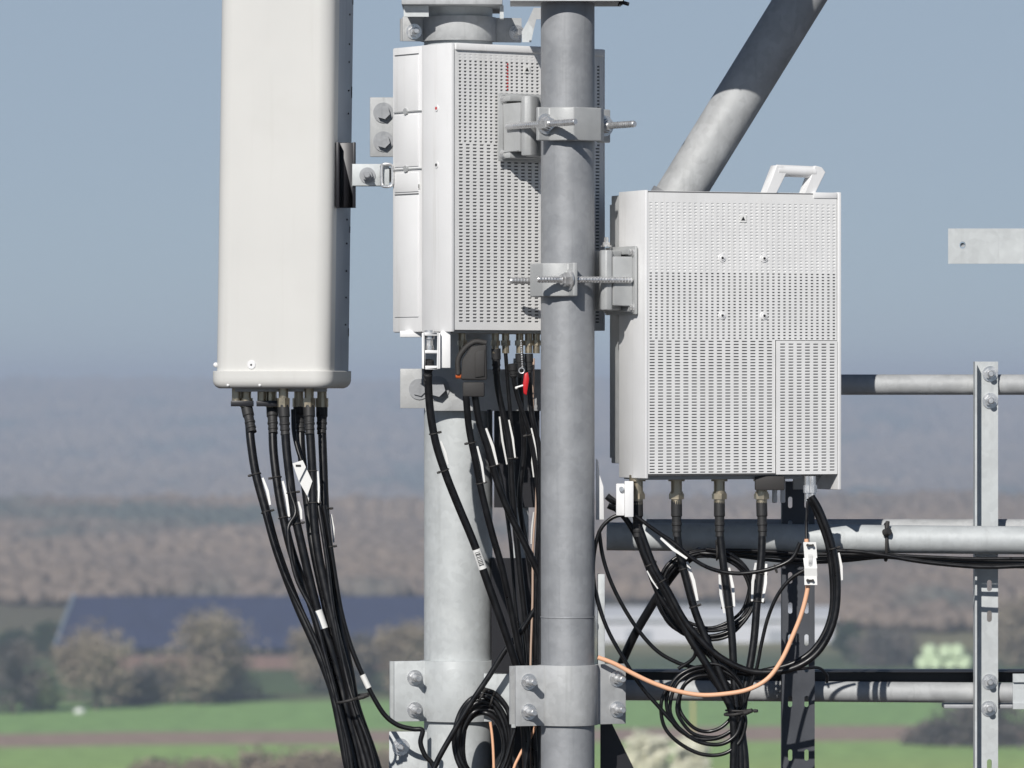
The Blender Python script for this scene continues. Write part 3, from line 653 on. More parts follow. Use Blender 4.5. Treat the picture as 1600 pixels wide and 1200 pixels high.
grille(TB, xs0, xs1, zz(425), zz(316), 34, 22, .0028, .0014, .0012, G_, 0)
grille(TB, xs0, xs1, zz(531), zz(425), 34, 22, .0027, .0012, .0018, G_, 1)
xd = W2*(1212-1008)/308
grille(TB, xs0, xd-.003, zz(740), zz(531), 15, 44, .0054, .0011, .0018, G_, 1)
G_.add([(xs0,0,zz(316)),(xs1,0,zz(316)),(xs1,0,zt-.004),(xs0,0,zt-.004)], [(0,1,2,3)], False, 0, TB)
G_.add([(xd-.003,0,zz(740)),(xd,0,zz(740)),(xd,0,zz(531)),(xd-.003,0,zz(531))], [(0,1,2,3)], False, 0, TB)
G_.add([(xs0,0,zt-.004),(xs1,0,zt-.004),(xs1,.012,zt),(xs0,.012,zt)], [(0,1,2,3)], False, 0, TB)
G_.add([(xs0,0,zz(740)),(xd,0,zz(740)),(xd,.008,zb-.001),(xs0,.008,zb-.001)], [(3,2,1,0)], False, 0, TB)
noflip('front_grille', G_, [M['grille'], M['interior']], rru2)
G_ = MB(); TD = TB @ Matrix.Translation((0,-.0025,0)); grille(TD, xd+.006, xs1-.002, zz(738), zz(535), 7, 43, .0052, .0011, .0018, G_, 1)
x0_, x1_, za, zc_ = xd+.0015, xs1, zz(742), zz(532)
for q4 in ([(x0_,0,za),(xd+.006,0,za),(xd+.006,0,zc_),(x0_,0,zc_)], [(xs1-.002,0,za),(x1_,0,za),(x1_,0,zc_),(xs1-.002,0,zc_)], [(xd+.006,0,za),(xs1-.002,0,za),(xs1-.002,0,zz(738)),(xd+.006,0,zz(738))], [(xd+.006,0,zz(535)),(xs1-.002,0,zz(535)),(xs1-.002,0,zc_),(xd+.006,0,zc_)],
           [(x0_,0,zc_),(x1_,0,zc_),(x1_,.0024,zc_),(x0_,.0024,zc_)], [(x0_,0,za),(x0_,0,zc_),(x0_,.0024,zc_),(x0_,.0024,za)], [(x1_,0,za),(x1_,.0024,za),(x1_,.0024,zc_),(x1_,0,zc_)]):
    G_.add(q4, [(0,1,2,3)], False, 0, TD)
noflip('door_panel', G_, [M['grille'], M['interior']], rru2)
# right edge frame
b = MB(); b.box(W2-.0065, W2+.001, -.002, .10, zb-.03, zt+.002, TB); obj('edge_frame', b, M['white'], rru2, bevel=.002)
# top ledge pieces
b = MB(); b.box(W2*.86, W2-.008, -.002, .03, zt-.010, zt+.001, TB); obj('top_clip', b, M['white'], rru2, bevel=.001)
for px, py in ((1128,403),(1194,403),(1128,493),(1194,493)):
    xx = W2*(px-1008)/308; c = TB @ V((xx,0,zz(py))); n_ = TB.to_3x3() @ V((0,-1,0))
    t = MB(); t.cyl(c, c+n_*.0015, .0078, .0072, 20); t.cyl(c+n_*.0015, c+n_*.003, .0045, .004, 12); s_ = obj('screw', t, M['white'], rru2); t = MB(); t.cyl(c+n_*.003, c+n_*.0034, .0026, n=6, sm=False); obj('socket', t, M['ink'], s_)
sticker(TB, W2*(1161-1008)/308, zz(341), .0068, -.0012, rru2)
# handle
def handle():
    root = MB(); a = TB
    xa, xb = W2*(1200-1008)/308, W2*(1261-1008)/308; h = .052
    for x in (xa, xb):
        root.prism([(x-.003,zt-.008),(x+.018,zt-.008),(x+.044,zt+h-.012),(x+.036,zt+h-.003),(x+.022,zt+h)], 0, .028, a @ frame((0,.006,0),(1,0,0),(0,0,1),(0,1,0)))
    o = obj('handle', root, M['white'], rru2, bevel=.001, seg=1)
    g = MB(); g.cyl(a @ V((xa+.026,.016,zt+h-.010)), a @ V((xb+.024,.016,zt+h-.012)), .0112, n=20); obj('grip', g, M['white'], o)
handle()
# underside of right box
b = MB(); b.box(.008, W2-.07, .02, D2-.05, zb-.009, zb+.003, TB); obj('connector_plate', b, M['cast'], rru2, bevel=.001)
b = MB(); b.prism([(W2-.07,zb-.001),(W2-.008,zb-.001),(W2-.03,zb-.030),(W2-.07,zb-.030)], 0, .004, TB @ frame((0,.06,0),(1,0,0),(0,0,1),(0,1,0))); obj('bottom_bracket', b, M['cast'], rru2, bevel=.001)
for i in range(2):
    x_ = W2*(1226+i*13-1008)/308
    b = MB(); b.box(x_, x_+.010, .05, .056, zb-.055, zb-.002, TB); obj('hinge_tab', b, M['white'], rru2, bevel=.0025)
# side latch at lower left
def cage(root, pa, pb, y, w_, top, bot):
    """small open white latch frame"""
    b = MB(); x0, x1 = X(pa,y), X(pb,y); z0, z1 = Z(bot,y), Z(top,y); t = .0055
    b.box(x0,x0+t,y,y+w_,z0,z1); b.box(x1-t,x1,y,y+w_,z0,z1); b.box(x0+t,x1-t,y,y+w_,z1-t,z1); b.box(x0+t,x1-t,y,y+w_,z0,z0+t); zm = (z0+z1)/2-.002; b.box(x0+t,x1-t,y,y+w_,zm-.003,zm+.003)
    return obj('latch_frame', b, M['white'], root, bevel=.0012)
b = MB(); yL = -.02; b.box(X(976,yL), X(990,yL), yL, yL+.03, Z(808,yL), Z(752,yL)); b.box(X(963,yL), X(976,yL), yL+.012, yL+.03, Z(806,yL), Z(756,yL)); obj('side_latch', b, M['white'], rru2, bevel=.0015)
t = MB(); t.cyl(P(971,764,yL+.012), P(971,764,yL+.006), .005, n=12); obj('latch_screw', t, M['zinc'], rru2)
# connectors under the right box
C2 = []
for i, px in enumerate((996,1057,1124,1190)):
    yc = .02+i*.02; p = lambda py: P(px,py,yc)
    t = MB(); t.cyl(p(742), p(752), .0155, n=24); t.cyl(p(752), p(768), .0105, n=20); t.cyl(p(768), p(771), .0125, n=20); t.cyl(p(771), p(780), .0145, n=6, sm=False); t.cyl(p(780), p(788), .0105, n=20)
    obj('coax_port', t, M['nickel'], rru2); C2.append(yc)
t = MB(); t.box(X(1180,.05), X(1226,.05), .05, .075, Z(766,.05), Z(744,.05)); obj('power_port', t, M['plastic'], rru2, bevel=.002)
for px in (1270, 1262):
    t = MB(); t.cyl(P(px,744,.05), P(px,785,.05), .006, n=14); t.cyl(P(px,758,.05), P(px,770,.05), .0085, n=6, sm=False); obj('cable_gland', t, M['zinc'], rru2)

# -- left box
AL = R(35); f1 = (math.cos(AL), math.sin(AL), 0); e1 = (-math.sin(AL), math.cos(AL), 0)
yo = .012; O1 = V((X(705,yo), yo, 0)); T = frame((O1.x, O1.y, 0), f1, e1, (0,0,1)); W1 = (X(944,.21)-X(705,yo))/math.cos(AL); D1 = (X(705,yo)-X(612,.16))/math.sin(AL)
zt, zb = Z(66), Z(515)
rru1 = thing('radio_unit', 'left white radio box seen corner-on behind the front pole, dark perforated face', 'radio unit', T @ V((W1/2, D1/2, zb)))
b = MB(); b.box(.006, W1-.004, .014, D1-.003, zb+.001, zt-.001, T); obj('housing', b, M['white'], rru1, bevel=.003)
zs_ = zb-.004
b = MB(); b.box(0, .008, 0, D1*.50, zs_, zt, T); obj('side_cover', b, M['white'], rru1, bevel=.002)
b = MB(); b.box(.001, .008, D1*.505, D1, zs_, zt, T); sc_ = obj('side_cover', b, M['white'], rru1, bevel=.0035)
# raised ribs and grooves on the side covers
b = MB(); yA, yB = D1*.55, D1*.95
for pyt, pyb in ((80,168),(174,256),(266,296),(302,494)):
    b.box(-.0012, .0015, yA, yB, zz(pyb), zz(pyt), T)
obj('raised_panel', b, M['white'], sc_, bevel=.001)
for py in (168.5, 259.5):
    b = MB(); b.box(-.0016, .0015, yA-.01, yB+.002, zz(py+1.4), zz(py-.6), T); b.cyl(T @ V((.0005,(yA+yB)/2,zz(py))), T @ V((-.004,(yA+yB)/2,zz(py))), .0065, n=8, sm=False); obj('latch_hinge', b, M['cast'], sc_)
for py in (78.5, 299.5): b = MB(); b.box(-.0004, .0012, yA, yB, zz(py+.8), zz(py-.8), T); obj('groove_line', b, M['interior'], sc_)
for py in (167, 256):
    t = MB(); c = T @ V((0, D1*.24, zz(py))); n_ = T.to_3x3() @ V((-1,0,0)); t.cyl(c, c+n_*.0015, .006, n=14); s_ = obj('screw', t, M['white'], rru1); t = MB(); t.cyl(c+n_*.0015, c+n_*.002, .003, n=10); obj('socket', t, M['red'] if py == 167 else M['ink'], s_)
b = MB(); b.box(-.0005, .0008, D1*.52, D1*.66, zz(292), zz(284), T); lb_ = obj('rating_label', b, M['label'], rru1)
b = MB()
for i in range(5): b.box(-.0008, -.0004, D1*(.53+i*.025), D1*(.543+i*.025), zz(291), zz(285), T)
obj('print_marks', b, M['ink'], lb_)
b = MB(); b.box(.009, W1, .004, .0135, zb, zt-.002, T); obj('front_backing', b, M['interior'], rru1)
TS = T @ Matrix.Translation((0,.002,0)); G_ = MB()
ga, gb_ = .016, W1-.006
G_.add([(.009,0,zb),(ga,0,zb),(ga,0,zt-.012),(.009,0,zt-.012)], [(0,1,2,3)], False, 0, TS); G_.add([(gb_,0,zb),(W1,0,zb),(W1,0,zt-.012),(gb_,0,zt-.012)], [(0,1,2,3)], False, 0, TS)
kx = int((gb_-ga)/ (8.1*S/math.cos(AL))); kx2 = int((gb_-ga)/(10.8*S/math.cos(AL)))
grille(TS, ga, gb_, zz(91), zz(77), kx, 3, .0028, .0011, .0008, G_, 0)
grille(TS, ga, gb_, zz(222), zz(91), kx, 24, .0031, .0016, .003, G_, 1)
grille(TS, ga, gb_, zz(504), zz(222), kx2, 53, .0046, .0014, .003, G_, 1)
G_.add([(ga,0,zb),(gb_,0,zb),(gb_,0,zz(504)),(ga,0,zz(504))], [(0,1,2,3)], False, 0, TS)
noflip('front_grille', G_, [M['grille'], M['interior']], rru1)
b = MB(); b.box(.009, W1+.001, -.003, .014, zz(77), zt, T); obj('top_band', b, M['white'], rru1, bevel=.0025)
b = MB(); b.box(W1, W1+.003, .001, D1-.01, zb, zt-.002, T); obj('rear_edge', b, M['white'], rru1, bevel=.001)
sticker(T, W1*(823-705)/240, zz(103), .0068, .0005, rru1)
b = MB()
for i in range(9): b.box(W1*(793-705)/240-.0015, W1*(793-705)/240+.0015, .0008, .0016, zz(97+i*5), zz(94.5+i*5), T)
obj('status_marks', b, M['red'], rru1)
# underside
b = MB(); b.box(.02, W1-.02, .02, D1-.02, zb-.006, zb+.002, T); obj('connector_plate', b, M['cast'], rru1, bevel=.001)
for px in (722,774,790,812,826,838):
    yy_ = .07+(px-705)*.0007; t = MB(); t.cyl(P(px,515,yy_), P(px,532,yy_), .0072, n=16); t.cyl(P(px,532,yy_), P(px,540,yy_), .0095, n=6, sm=False); t.cyl(P(px,540,yy_), P(px,552,yy_), .0068, n=16); obj('coax_port', t, M['nickel'], rru1)
cage(rru1, 659, 688, .02, .012, 520, 576)
b = MB(); b.box(X(688,.03), X(704,.03), .03, .10, Z(575,.03), Z(518,.03)); b.box(X(625,.13), X(668,.13), .12, .14, Z(527,.13), Z(517,.13)); obj('cable_cover', b, M['white'], rru1, bevel=.0015)
t = MB(); t.cyl(P(671,516,.035), P(671,530,.035), .0095, n=16); t.cyl(P(671,530,.035), P(671,540,.035), .007, n=6, sm=False); t.cyl(P(671,540,.035), P(671,550,.035), .009, n=14); obj('cable_gland', t, M['zinc'], rru1)
# power plug
plug = thing('power_plug', 'black angled power plug with an orange button hanging below the left radio box', 'plug', P(738,620,.06))
b = MB(); b.prism([(X(720,.05),Z(603-12,.05)),(X(722,.05),Z(562,.05)),(X(736,.05),Z(541,.05)),(X(760,.05),Z(538,.05)),(X(761,.05),Z(594,.05)),(X(722,.05),Z(594,.05))], 0, .034, frame((0,.05,0),(1,0,0),(0,0,1),(0,1,0))); obj('plug_body', b, M['plastic'], plug, bevel=.003)
b = MB(); b.prism([(X(742,.05),Z(590,.05)),(X(742,.05),Z(550,.05)),(X(758,.05),Z(545,.05)),(X(757,.05),Z(588,.05))], 0, .004, frame((0,.047,0),(1,0,0),(0,0,1),(0,1,0))); obj('plug_face', b, M['plastic'], plug, bevel=.0015)
b = MB(); b.box(X(723,.05), X(757,.05), .053, .08, Z(620,.05), Z(597,.05)); obj('collar', b, M['plastic'], plug, bevel=.003)
b = MB(); b.cyl(P(722,587,.06), P(712,587,.06), .0065, .0055, 12); obj('release_button', b, M['orangeplastic'], plug, bevel=.001)
b = MB(); b.tube([P(760,536,.055),P(742,534,.055),P(726,545,.055),P(716,562,.055),P(716,585,.055)], .0052, 10); obj('bail', b, M['plastic'], plug)
# red tag on a chain
tg = thing('red_tag', 'small red plastic tag hanging on a bead chain left of the front pole', 'tag', P(815,540,.05))
b = MB()
for i in range(12): b.sphere(P(814+.2*i, 533+i*3.6, .05), .0021, 8, 6)
obj('bead_chain', b, M['zinc'], tg)
b = MB(); b.tube([P(815+4.2*math.cos(a), 579+4.2*math.sin(a), .05) for a in [i*math.pi/6 for i in range(12)]], .0012, 6, True, 2); obj('ring', b, M['zinc'], tg)
b = MB(); b.prism([(X(819,.05),Z(584,.05)),(X(825,.05),Z(581,.05)),(X(827,.05),Z(592,.05)),(X(823,.05),Z(618,.05)),(X(818,.05),Z(615,.05)),(X(817,.05),Z(600,.05))], 0, .008, frame((0,.045,0),(1,0,0),(0,0,1),(0,1,0))); obj('tag_body', b, M['red'], tg, bevel=.002)
b = MB(); b.cyl(P(818,602,.048), P(808,605,.048), .0018, n=8); b.sphere(P(807,606,.048), .003, 8, 6); obj('pin', b, M['label'], tg)

# ================================================================== PANEL ANTENNA
def panel(px_top, py_top, py_bot, label, dx=0, dz=0, dy=0, lean=-8/600):
    g_ = R(-14.5); ux = V((math.cos(g_), math.sin(g_), 0)); uy = V((-math.sin(g_), math.cos(g_), 0)); uz = V((lean*-1*-1, 0, 1)); y = .0
    W = 183*S/math.cos(g_); D = .155; c = V((X(323), y, Z(607)))+V((0, .20, 0))*(1 if dx == 0 else 0)+V((dx, dy, dz)); uzn = V((8/600, 0, 1))
    T = Matrix(((ux.x,uy.x,uzn.x,c.x),(ux.y,uy.y,uzn.y,c.y),(0,0,1,c.z),(0,0,0,1)))
    H = (py_bot-py_top)*S
    root = thing('panel_antenna', label, 'antenna', c)
    def rr(x0, x1, y0, y1, r, rb=None):
        rb = r if rb is None else rb; p = []
        for (cx, cy, a, q) in ((x1-r, y0+r, -90, r), (x1-rb, y1-rb, 0, rb), (x0+rb, y1-rb, 90, rb), (x0+r, y0+r, 180, r)):
            for i in range(9): t = R(a+i*90/8); p.append((cx+math.cos(t)*q, cy+math.sin(t)*q))
        return p
    b = MB(); b.prism(rr(0, W, 0, D*.36, .030, .004), .030, H, T, sm=True); obj('radome', b, M['radome'], root)
    b = MB(); b.prism(rr(.002, W-.0006, D*.345, D, .002, .006), .030, H, T, sm=True); tr_ = obj('rear_tray', b, mat('tray_aluminium', (.42,.46,.52), .5, .1, .06, 20, streak=(.2,.22,.26)), root)
    b = MB(); rn = random.Random(5)
    for i in range(14):
        zq = .12+i*.05+rn.uniform(-.01,.01); b.cyl(T @ V((W-.0008, D*.80, zq)), T @ V((W+.0012, D*.80, zq)), .0018, n=8)
    for zq, l_ in ((.10,.016),(.30,.012),(.56,.022),(.74,.010)): b.box(W-.0007, W+.0003, D*.93, D*.95, zq, zq+l_, T)
    obj('rivets', b, M['ink'], tr_)
    # bottom cap: rounded stack
    cap = MB(); prof = [(0,.012),(.003,.006),(.008,.002),(.014,.0002),(.022,0),(.0325,0),(.0335,.0012)]
    rings = [[(T @ V((p[0], p[1], z))) for p in rr(-.007+i_, W+.007-i_, -.007+i_, D+.007-i_, .034-i_, .022-i_*.5)] for z, i_ in prof]; n = len(rings[0]); vs = [v for r0 in rings for v in r0]; fs = []
    for j in range(len(rings)-1):
        for i in range(n): fs.append((j*n+i, j*n+(i+1) % n, (j+1)*n+(i+1) % n, (j+1)*n+i))
    fs += [tuple(range(n))[::-1], tuple(range((len(rings)-1)*n, len(rings)*n))]
    cap.add(vs, fs, True); obj('bottom_cap', cap, M['radome'], root)
    for xf, z in ((.34, .045),):
        t = MB(); c0 = T @ V((W*xf, .0, z)); n_ = -uy; t.cyl(c0, c0+n_*.0025, .0088, .0075, 20); s_ = obj('screw', t, M['white'], root); t = MB(); t.cyl(c0+n_*.0025, c0+n_*.003, .002, n=8); obj('socket', t, M['ink'], s_)
    t = MB(); t.sphere(T @ V((-.001, .02, .045)), .005, 10, 8); obj('screw', t, M['white'], root)
    for xf in (.14, .42):
        t = MB(); t.sphere(T @ V((W*xf, -.0035, .006)), .003, 10, 8); obj('cap_screw', t, M['white'], root)
    return root, T, W, D
pan, TP, WP, DP = panel(0, -260, 607, 'tall cream-white panel antenna at the left with a rounded bottom cap')
# antenna ports
AC = [(385,.235),(425,.25),(443,.20),(467,.27),(483,.21),(503,.26)]
for i, (px, yy_) in enumerate(AC):
    t = MB(); t.cyl(P(px,606,yy_), P(px,622,yy_), .0092, n=18); t.cyl(P(px,622,yy_), P(px,636,yy_), .0125, n=6 if i in (2,4) else 20, sm=i not in (2,4)); obj('antenna_port', t, M['nickel'], pan)
for px0, px1 in ((361,396),(401,434)):
    t = MB(); t.box(X(px0,.23), X(px1,.23), .22, .245, Z(635,.23), Z(626,.23)); obj('port_flange', t, M['blackmetal'], pan, bevel=.001)
    t = MB(); t.cyl(P(px0+8,606,.23), P(px0+8,626,.23), .0085, n=14); t.cyl(P(px0+22,606,.24), P(px0+22,626,.24), .0095, n=14); obj('antenna_port', t, M['nickel'], pan)
t = MB(); t.box(X(368,.23), X(510,.23), .21, .28, Z(612,.23), Z(606,.23)); obj('connector_plate', t, M['cast'], pan, bevel=.001)
# bracket from antenna to the mast
bk = thing('antenna_bracket', 'black channel bracket with a bright arm between the panel antenna and the left box', 'bracket', P(540,274,.205)); b = MB()
ya = .205; b.box(X(526,ya), X(531,ya), ya-.03, ya+.05, Z(325,ya), Z(223,ya)); b.box(X(531,ya), X(556,ya), ya-.006, ya, Z(325,ya), Z(223,ya)); b.box(X(551.5,ya), X(556,ya), ya-.022, ya-.006, Z(325,ya), Z(223,ya)); obj('back_channel', b, M['blackmetal'], bk, bevel=.001)
b = MB(); b.box(X(551,ya), X(609,ya), ya-.028, ya-.024, Z(291,ya), Z(257,ya)); b.box(X(551,ya), X(598,ya), ya-.024, ya+.01, Z(291,ya), Z(287.5,ya)); b.box(X(551,ya), X(598,ya), ya-.024, ya+.01, Z(260,ya), Z(257,ya)); obj('arm', b, M['galv_pale'], bk, bevel=.001)
obj('bolt', bolt_mb(P(574,274,ya-.028), (0,-1,0), .0105, .012, .016), M['galv_dull'], bk)
b = MB(); q = [(599,257),(609,257),(613,262),(613,286),(609,291),(599,291),(596,286),(596,262)]; b.tube([P(x,y,ya-.036) for x,y in q], .003, 8, True, 3); obj('shackle', b, M['zinc'], bk)
b = MB(); b.box(X(600,ya), X(622,ya), ya-.02, ya+.02, Z(285,ya), Z(263,ya)); obj('pivot_block', b, M['blackmetal'], bk, bevel=.001)
# unseen second antenna, added above the frame so its shadow falls on the brace
up, _, _, _ = panel(0, -260, 607, 'unseen white panel antenna added to shade the brace, above the top edge of the photo', dx=.79, dy=-.1, dz=.83)
b = MB(); b.box(X(880), X(1100), .02, .06, Z(-150), Z(-190)); obj('antenna_support', b, M['galv'], loc=P(880,-190), label='steel arm added to carry the unseen upper antenna on the front pole, above the photo edge', cat='arm')  # arm added so the unseen shade-casting antenna does not float

# ================================================================== CABLES
def ip(path, y0, y1=None):
    """photo path (x, y[, depth]) -> points"""
    n = len(path); out = []
    for i, p in enumerate(path):
        if len(p) == 3: out.append(P(*p))
        else: out.append(P(p[0], p[1], y0+((y1 if y1 is not None else y0)-y0)*i/(n-1)))
    return out
def nearest(q, py):
    z = lambda v: abs(600-(v.z-40)/(S*(10+v.y)/10)-py); i = min(range(1, len(q)-1), key=lambda j: z(q[j])); return q[i], (q[i+1]-q[i-1]).normalized()
def cable(name, label, path, r, y0=0., y1=None, m='rubber', group=None, boot=None, ties=(), tags=(), sleeves=(), cat='cable', sub=7):
    pts = ip(path, y0, y1); b = MB(); q = b.tube(pts, r*S, 12, sub=sub)
    o = obj(name, b, M[m], loc=pts[0], label=label, cat=cat, group=group)
    if boot:
        bl, br_ = boot; c = MB(); d = (q[3]-q[0]).normalized(); a = q[0]-d*.004; L_ = bl*S
        c.lathe(a, a+d*L_, [(0,br_*S),(.42,br_*S),(.45,br_*S*.86),(.6,br_*S*.84),(.62,br_*S*.92),(.68,br_*S*.92),(.7,br_*S*.8),(.78,br_*S*.8),(.8,br_*S*.86),(.86,br_*S*.86),(.88,br_*S*.74),(1,r*S*1.08)], 18); obj('connector_boot', c, M['boot'], o)
    for ty in ties:
        p, d = nearest(q, ty); c = MB(); u = d.orthogonal().normalized(); w_ = d.cross(u); rr_ = r*S+.0009
        c.tube([p+u*math.cos(a)*rr_+w_*math.sin(a)*rr_ for a in [i*math.pi/6 for i in range(12)]], .0013, 6, True, 1)
        side = V((0,-1,0)).cross(d).normalized()*random.choice((1,-1)); side = side if side.length else u
        c.cyl(p+side*rr_, p+side*(rr_+.0065), .0026, .002, 8); obj('cable_tie', c, M['plastic'], o)
    for (ta, tb, sgn, wd) in tags:
        p, d = nearest(q, ta); p2, d_ = nearest(q, tb); side = V((0,-1,0)).cross((p2-p).normalized()).normalized()*sgn
        a0 = p+side*(r*S+.0005); a1 = p2+side*(r*S+.0005); f = V((0,-.0035,0)); mid = (a0+a1)/2+side*wd*S*.35
        c = MB(); 
        vs = [a0+f, a0+side*wd*S*.45+f, mid+side*wd*S*.45+f*1.6, a1+side*wd*S*.45+f, a1+f, mid-side*wd*S*.2+f]
        vs += [v_+V((0,.0008,0)) for v_ in vs]; n = 6
        c.add(vs, [tuple(range(n)), tuple(range(n,2*n))[::-1]]+[(i,(i+1)%n,n+(i+1)%n,n+i) for i in range(n)]); obj('marker_tag', c, M['label'], o)
    for (sa, sb, bars) in sleeves:
        p, d = nearest(q, sa); p2, _ = nearest(q, sb); c = MB(); c.cyl(p, p2, r*S+.0008, n=16); s_ = obj('label_sleeve', c, M['label'], o)
        if bars:
            c = MB(); dd = (p2-p); side = V((0,-1,0)).cross(dd.normalized()).normalized(); fr = V((0,-1,0))*(r*S+.0012)
            rb = random.Random(1)
            for i in range(9):
                t0 = .15+i*.078; a = p+dd*t0+fr; e = dd*rb.choice((.02,.035,.05)); c.add([a-side*r*S*.6, a+side*r*S*.6, a+side*r*S*.6+e, a-side*r*S*.6+e], [(0,1,2,3)])
            obj('print_marks', c, M['ink'], s_)
    return o
ga_ = 'black feeder cables hanging from the panel antenna'
ext = lambda x, y: [(x+18, 1290), (x+34, 1400)]
A = [
 ([(385,634),(389,655),(392,690),(400,741),(416,800),(434,864),(464,944),(490,1002),(514,1061),(526,1105),(544,1200)]+ext(544,0), 'leftmost black feeder cable under the panel antenna', 7.2, (742,800), [(748,795,1,7)], []),
 ([(425,634),(426,660),(427,700),(432,746),(441,800),(458,869),(488,949),(506,1013),(526,1072),(534,1107),(555,1200)]+ext(555,0), 'second black feeder cable from the left under the panel antenna', 7.2, (748,808), [(755,806,1,7)], []),
 ([(443,634),(445,665),(448,705),(453,748),(460,800),(471,850),(496,954),(517,1013),(533,1072),(541,1107),(564,1200)]+ext(564,0), 'third black feeder cable from the left, with the bright hex connector', 7.2, (772,818), [(785,812,1,6)], [(958,985,False)]),
 ([(467,634),(469,665),(472,715),(482,800),(490,858),(506,933),(522,1002),(536,1056),(547,1107),(572,1200)]+ext(572,0), 'fourth black feeder cable from the left, half hidden behind its neighbours', 7, (), [], []),
 ([(483,634),(484,665),(488,736),(490,805),(498,869),(514,944),(528,1002),(543,1061),(552,1107),(580,1200)]+ext(580,0), 'fifth black feeder cable from the left, beside the white tag', 7.2, (738,788), [(740,790,1,5)], []),
 ([(503,634),(503,665),(505,720),(508,795),(514,858),(525,933),(536,997),(548,1056),(558,1107),(590,1200)]+ext(590,0), 'rightmost black feeder cable under the panel antenna', 7, (792,), [(800,850,1,6)], []),
]
for i, (pth, lab, r, ties, tags, slv) in enumerate(A):
    cable('feeder_cable', lab, pth, r, AC[i][1], .12+.012*(i % 3), group=ga_, boot=(50,9.3), ties=ties, tags=tags, sleeves=slv)
cable('control_cable', 'thin black control cable slanting left among the antenna feeders', [(448,700),(452,760),(462,800),(450,830),(462,900),(490,960),(510,1030),(530,1107),(550,1200),(570,1400)], 3.4, .19, .10)
cable('control_cable', 'thin black control cable held under the white folded tag', [(458,640),(460,680),(472,722),(492,765),(500,805),(510,870),(520,950),(540,1050),(556,1107),(586,1200),(610,1400)], 3.6, .24, .12)
cable('earth_cable', 'thin black cable with a white sleeve curving right to the lower clamp', [(506,790),(513,830),(522,890),(532,950),(545,1000),(558,1035),(570,1062),(585,1092),(602,1118),(622,1133),(645,1139),(660,1141),(657,1160),(664,1180),(678,1200),(690,1260)], 4, .20, .2, sleeves=[(1056,1077,False)], ties=(853,))
# extra thin strands within the bundle
cable('control_cable', 'thin black cable along the left outside of the antenna bundle', [(414,800),(428,850),(448,905),(475,960),(502,1020),(520,1080),(530,1110),(545,1200),(565,1400)], 3.2, .18, .11)
# folded white tag
def folded_tag():
    root = thing('cable_tag', 'folded white cable tag hanging among the antenna feeders', 'tag', P(468,722,.18)); b = MB()
    pts = [[(457,724),(473,719),(478,730),(467,752)], [(467,752),(478,730),(488,752),(480,775)], [(480,775),(484,755),(487,770),(488,786),(484,789)]]
    for i, pl in enumerate(pts):
        y_ = .176+.006*i; vs = [P(x,y,y_) for x,y in pl]+[P(x,y,y_+.0012) for x,y in pl]; n = len(pl); b.add(vs, [tuple(range(n)), tuple(range(n,2*n))[::-1]]+[(k,(k+1)%n,n+(k+1)%n,n+k) for k in range(n)])
    o = obj('tag_sheet', b, M['label'], root); c = MB(); c.box(X(462,.175), X(470,.175), .1745, .1752, Z(729,.175), Z(726,.175)); obj('print_marks', c, M['ink'], o)
folded_tag()
def tie_round(name, label, px0, px1, py, y0, y1, tilt=0, knob=1, m='plastic', w=2.2):
    root = MB(); cx = (X(px0)+X(px1))/2; a = abs(X(px1)-X(px0))/2; cy = (y0+y1)/2; bb = (y1-y0)/2; zc = Z(py)
    root.tube([V((cx+math.cos(t)*a, cy+math.sin(t)*bb, zc+math.cos(t)*tilt)) for t in [i*math.pi/10 for i in range(20)]], w*S, 8, True, 2)
    o = obj(name, root, M[m], loc=(cx, cy, zc), label=label, cat='cable tie')
    c = MB(); c.cyl((cx+a*.9*knob, y0+.01, zc+tilt*knob), (cx+(a+.009)*knob, y0+.004, zc+(tilt+.004)*knob), .0055, .004, 10); c.cyl((cx+a*.6*knob, y0+.003, zc+tilt*.6*knob), (cx+a*1.0*knob, y0+.005, zc+tilt*knob), .004, .004, 8); obj('tie_head', c, M['plastic'], o)
    return o
tie_round('cable_tie', 'thick black tie binding the antenna cable bundle near the bottom', 521, 566, 1099, .09, .21, .007)

# left-box cables
cable('power_cable', 'thick black cable with a barcode sleeve crossing in front of the thick pole', [(670,566),(669,590),(672,640),(681,692),(697,742),(716,790),(741,850),(760,905),(783,970),(800,1020),(812,1060),(818,1120),(822,1200),(822,1400)], 6.4, .035, .12, ties=(674,733), boot=(38,8), tags=[(690,730,1,6)], sleeves=[(857,886,True)])
cable('power_cable', 'left black power lead coming out of the angled plug', [(728,618),(733,670),(743,720),(753,770),(768,830),(785,890),(798,950),(814,1030),(828,1090),(836,1200),(840,1400)], 5.6, .06, .14, ties=(694,757), tags=[(700,756,1,6)])
cable('power_cable', 'right black power lead coming out of the angled plug', [(742,618),(749,660),(762,700),(776,750),(795,800),(820,850),(845,905),(862,960),(870,1060),(866,1200),(860,1400)], 5.6, .07, .12, ties=(729,), tags=[(672,728,1,7)])
cable('feeder_cable', 'black feeder cable dropping from the left box beside two white tags', [(775,548),(777,600),(787,650),(797,700),(800,760),(806,830),(813,900),(822,980),(828,1040),(834,1200),(836,1400)], 5.2, .12, .16, ties=(715,), tags=[(655,715,1,5),(652,722,-1,5)], boot=(40,7.5))
cable('feeder_cable', 'black feeder cable slanting right towards the front pole', [(801,572),(806,610),(820,655),(830,690),(838,740),(842,800),(838,900),(838,1040),(842,1200),(845,1400)], 4, .10, .15, ties=(680,), tags=[(668,735,1,7)], boot=(22,8))
cable('data_cable', 'thin black cable with a barcode sleeve among the left-box cables', [(790,552),(795,620),(802,700),(801,780),(808,850),(812,900),(817,960),(822,1040),(826,1200),(826,1400)], 3.2, .13, .17, sleeves=[(854,884,True)])
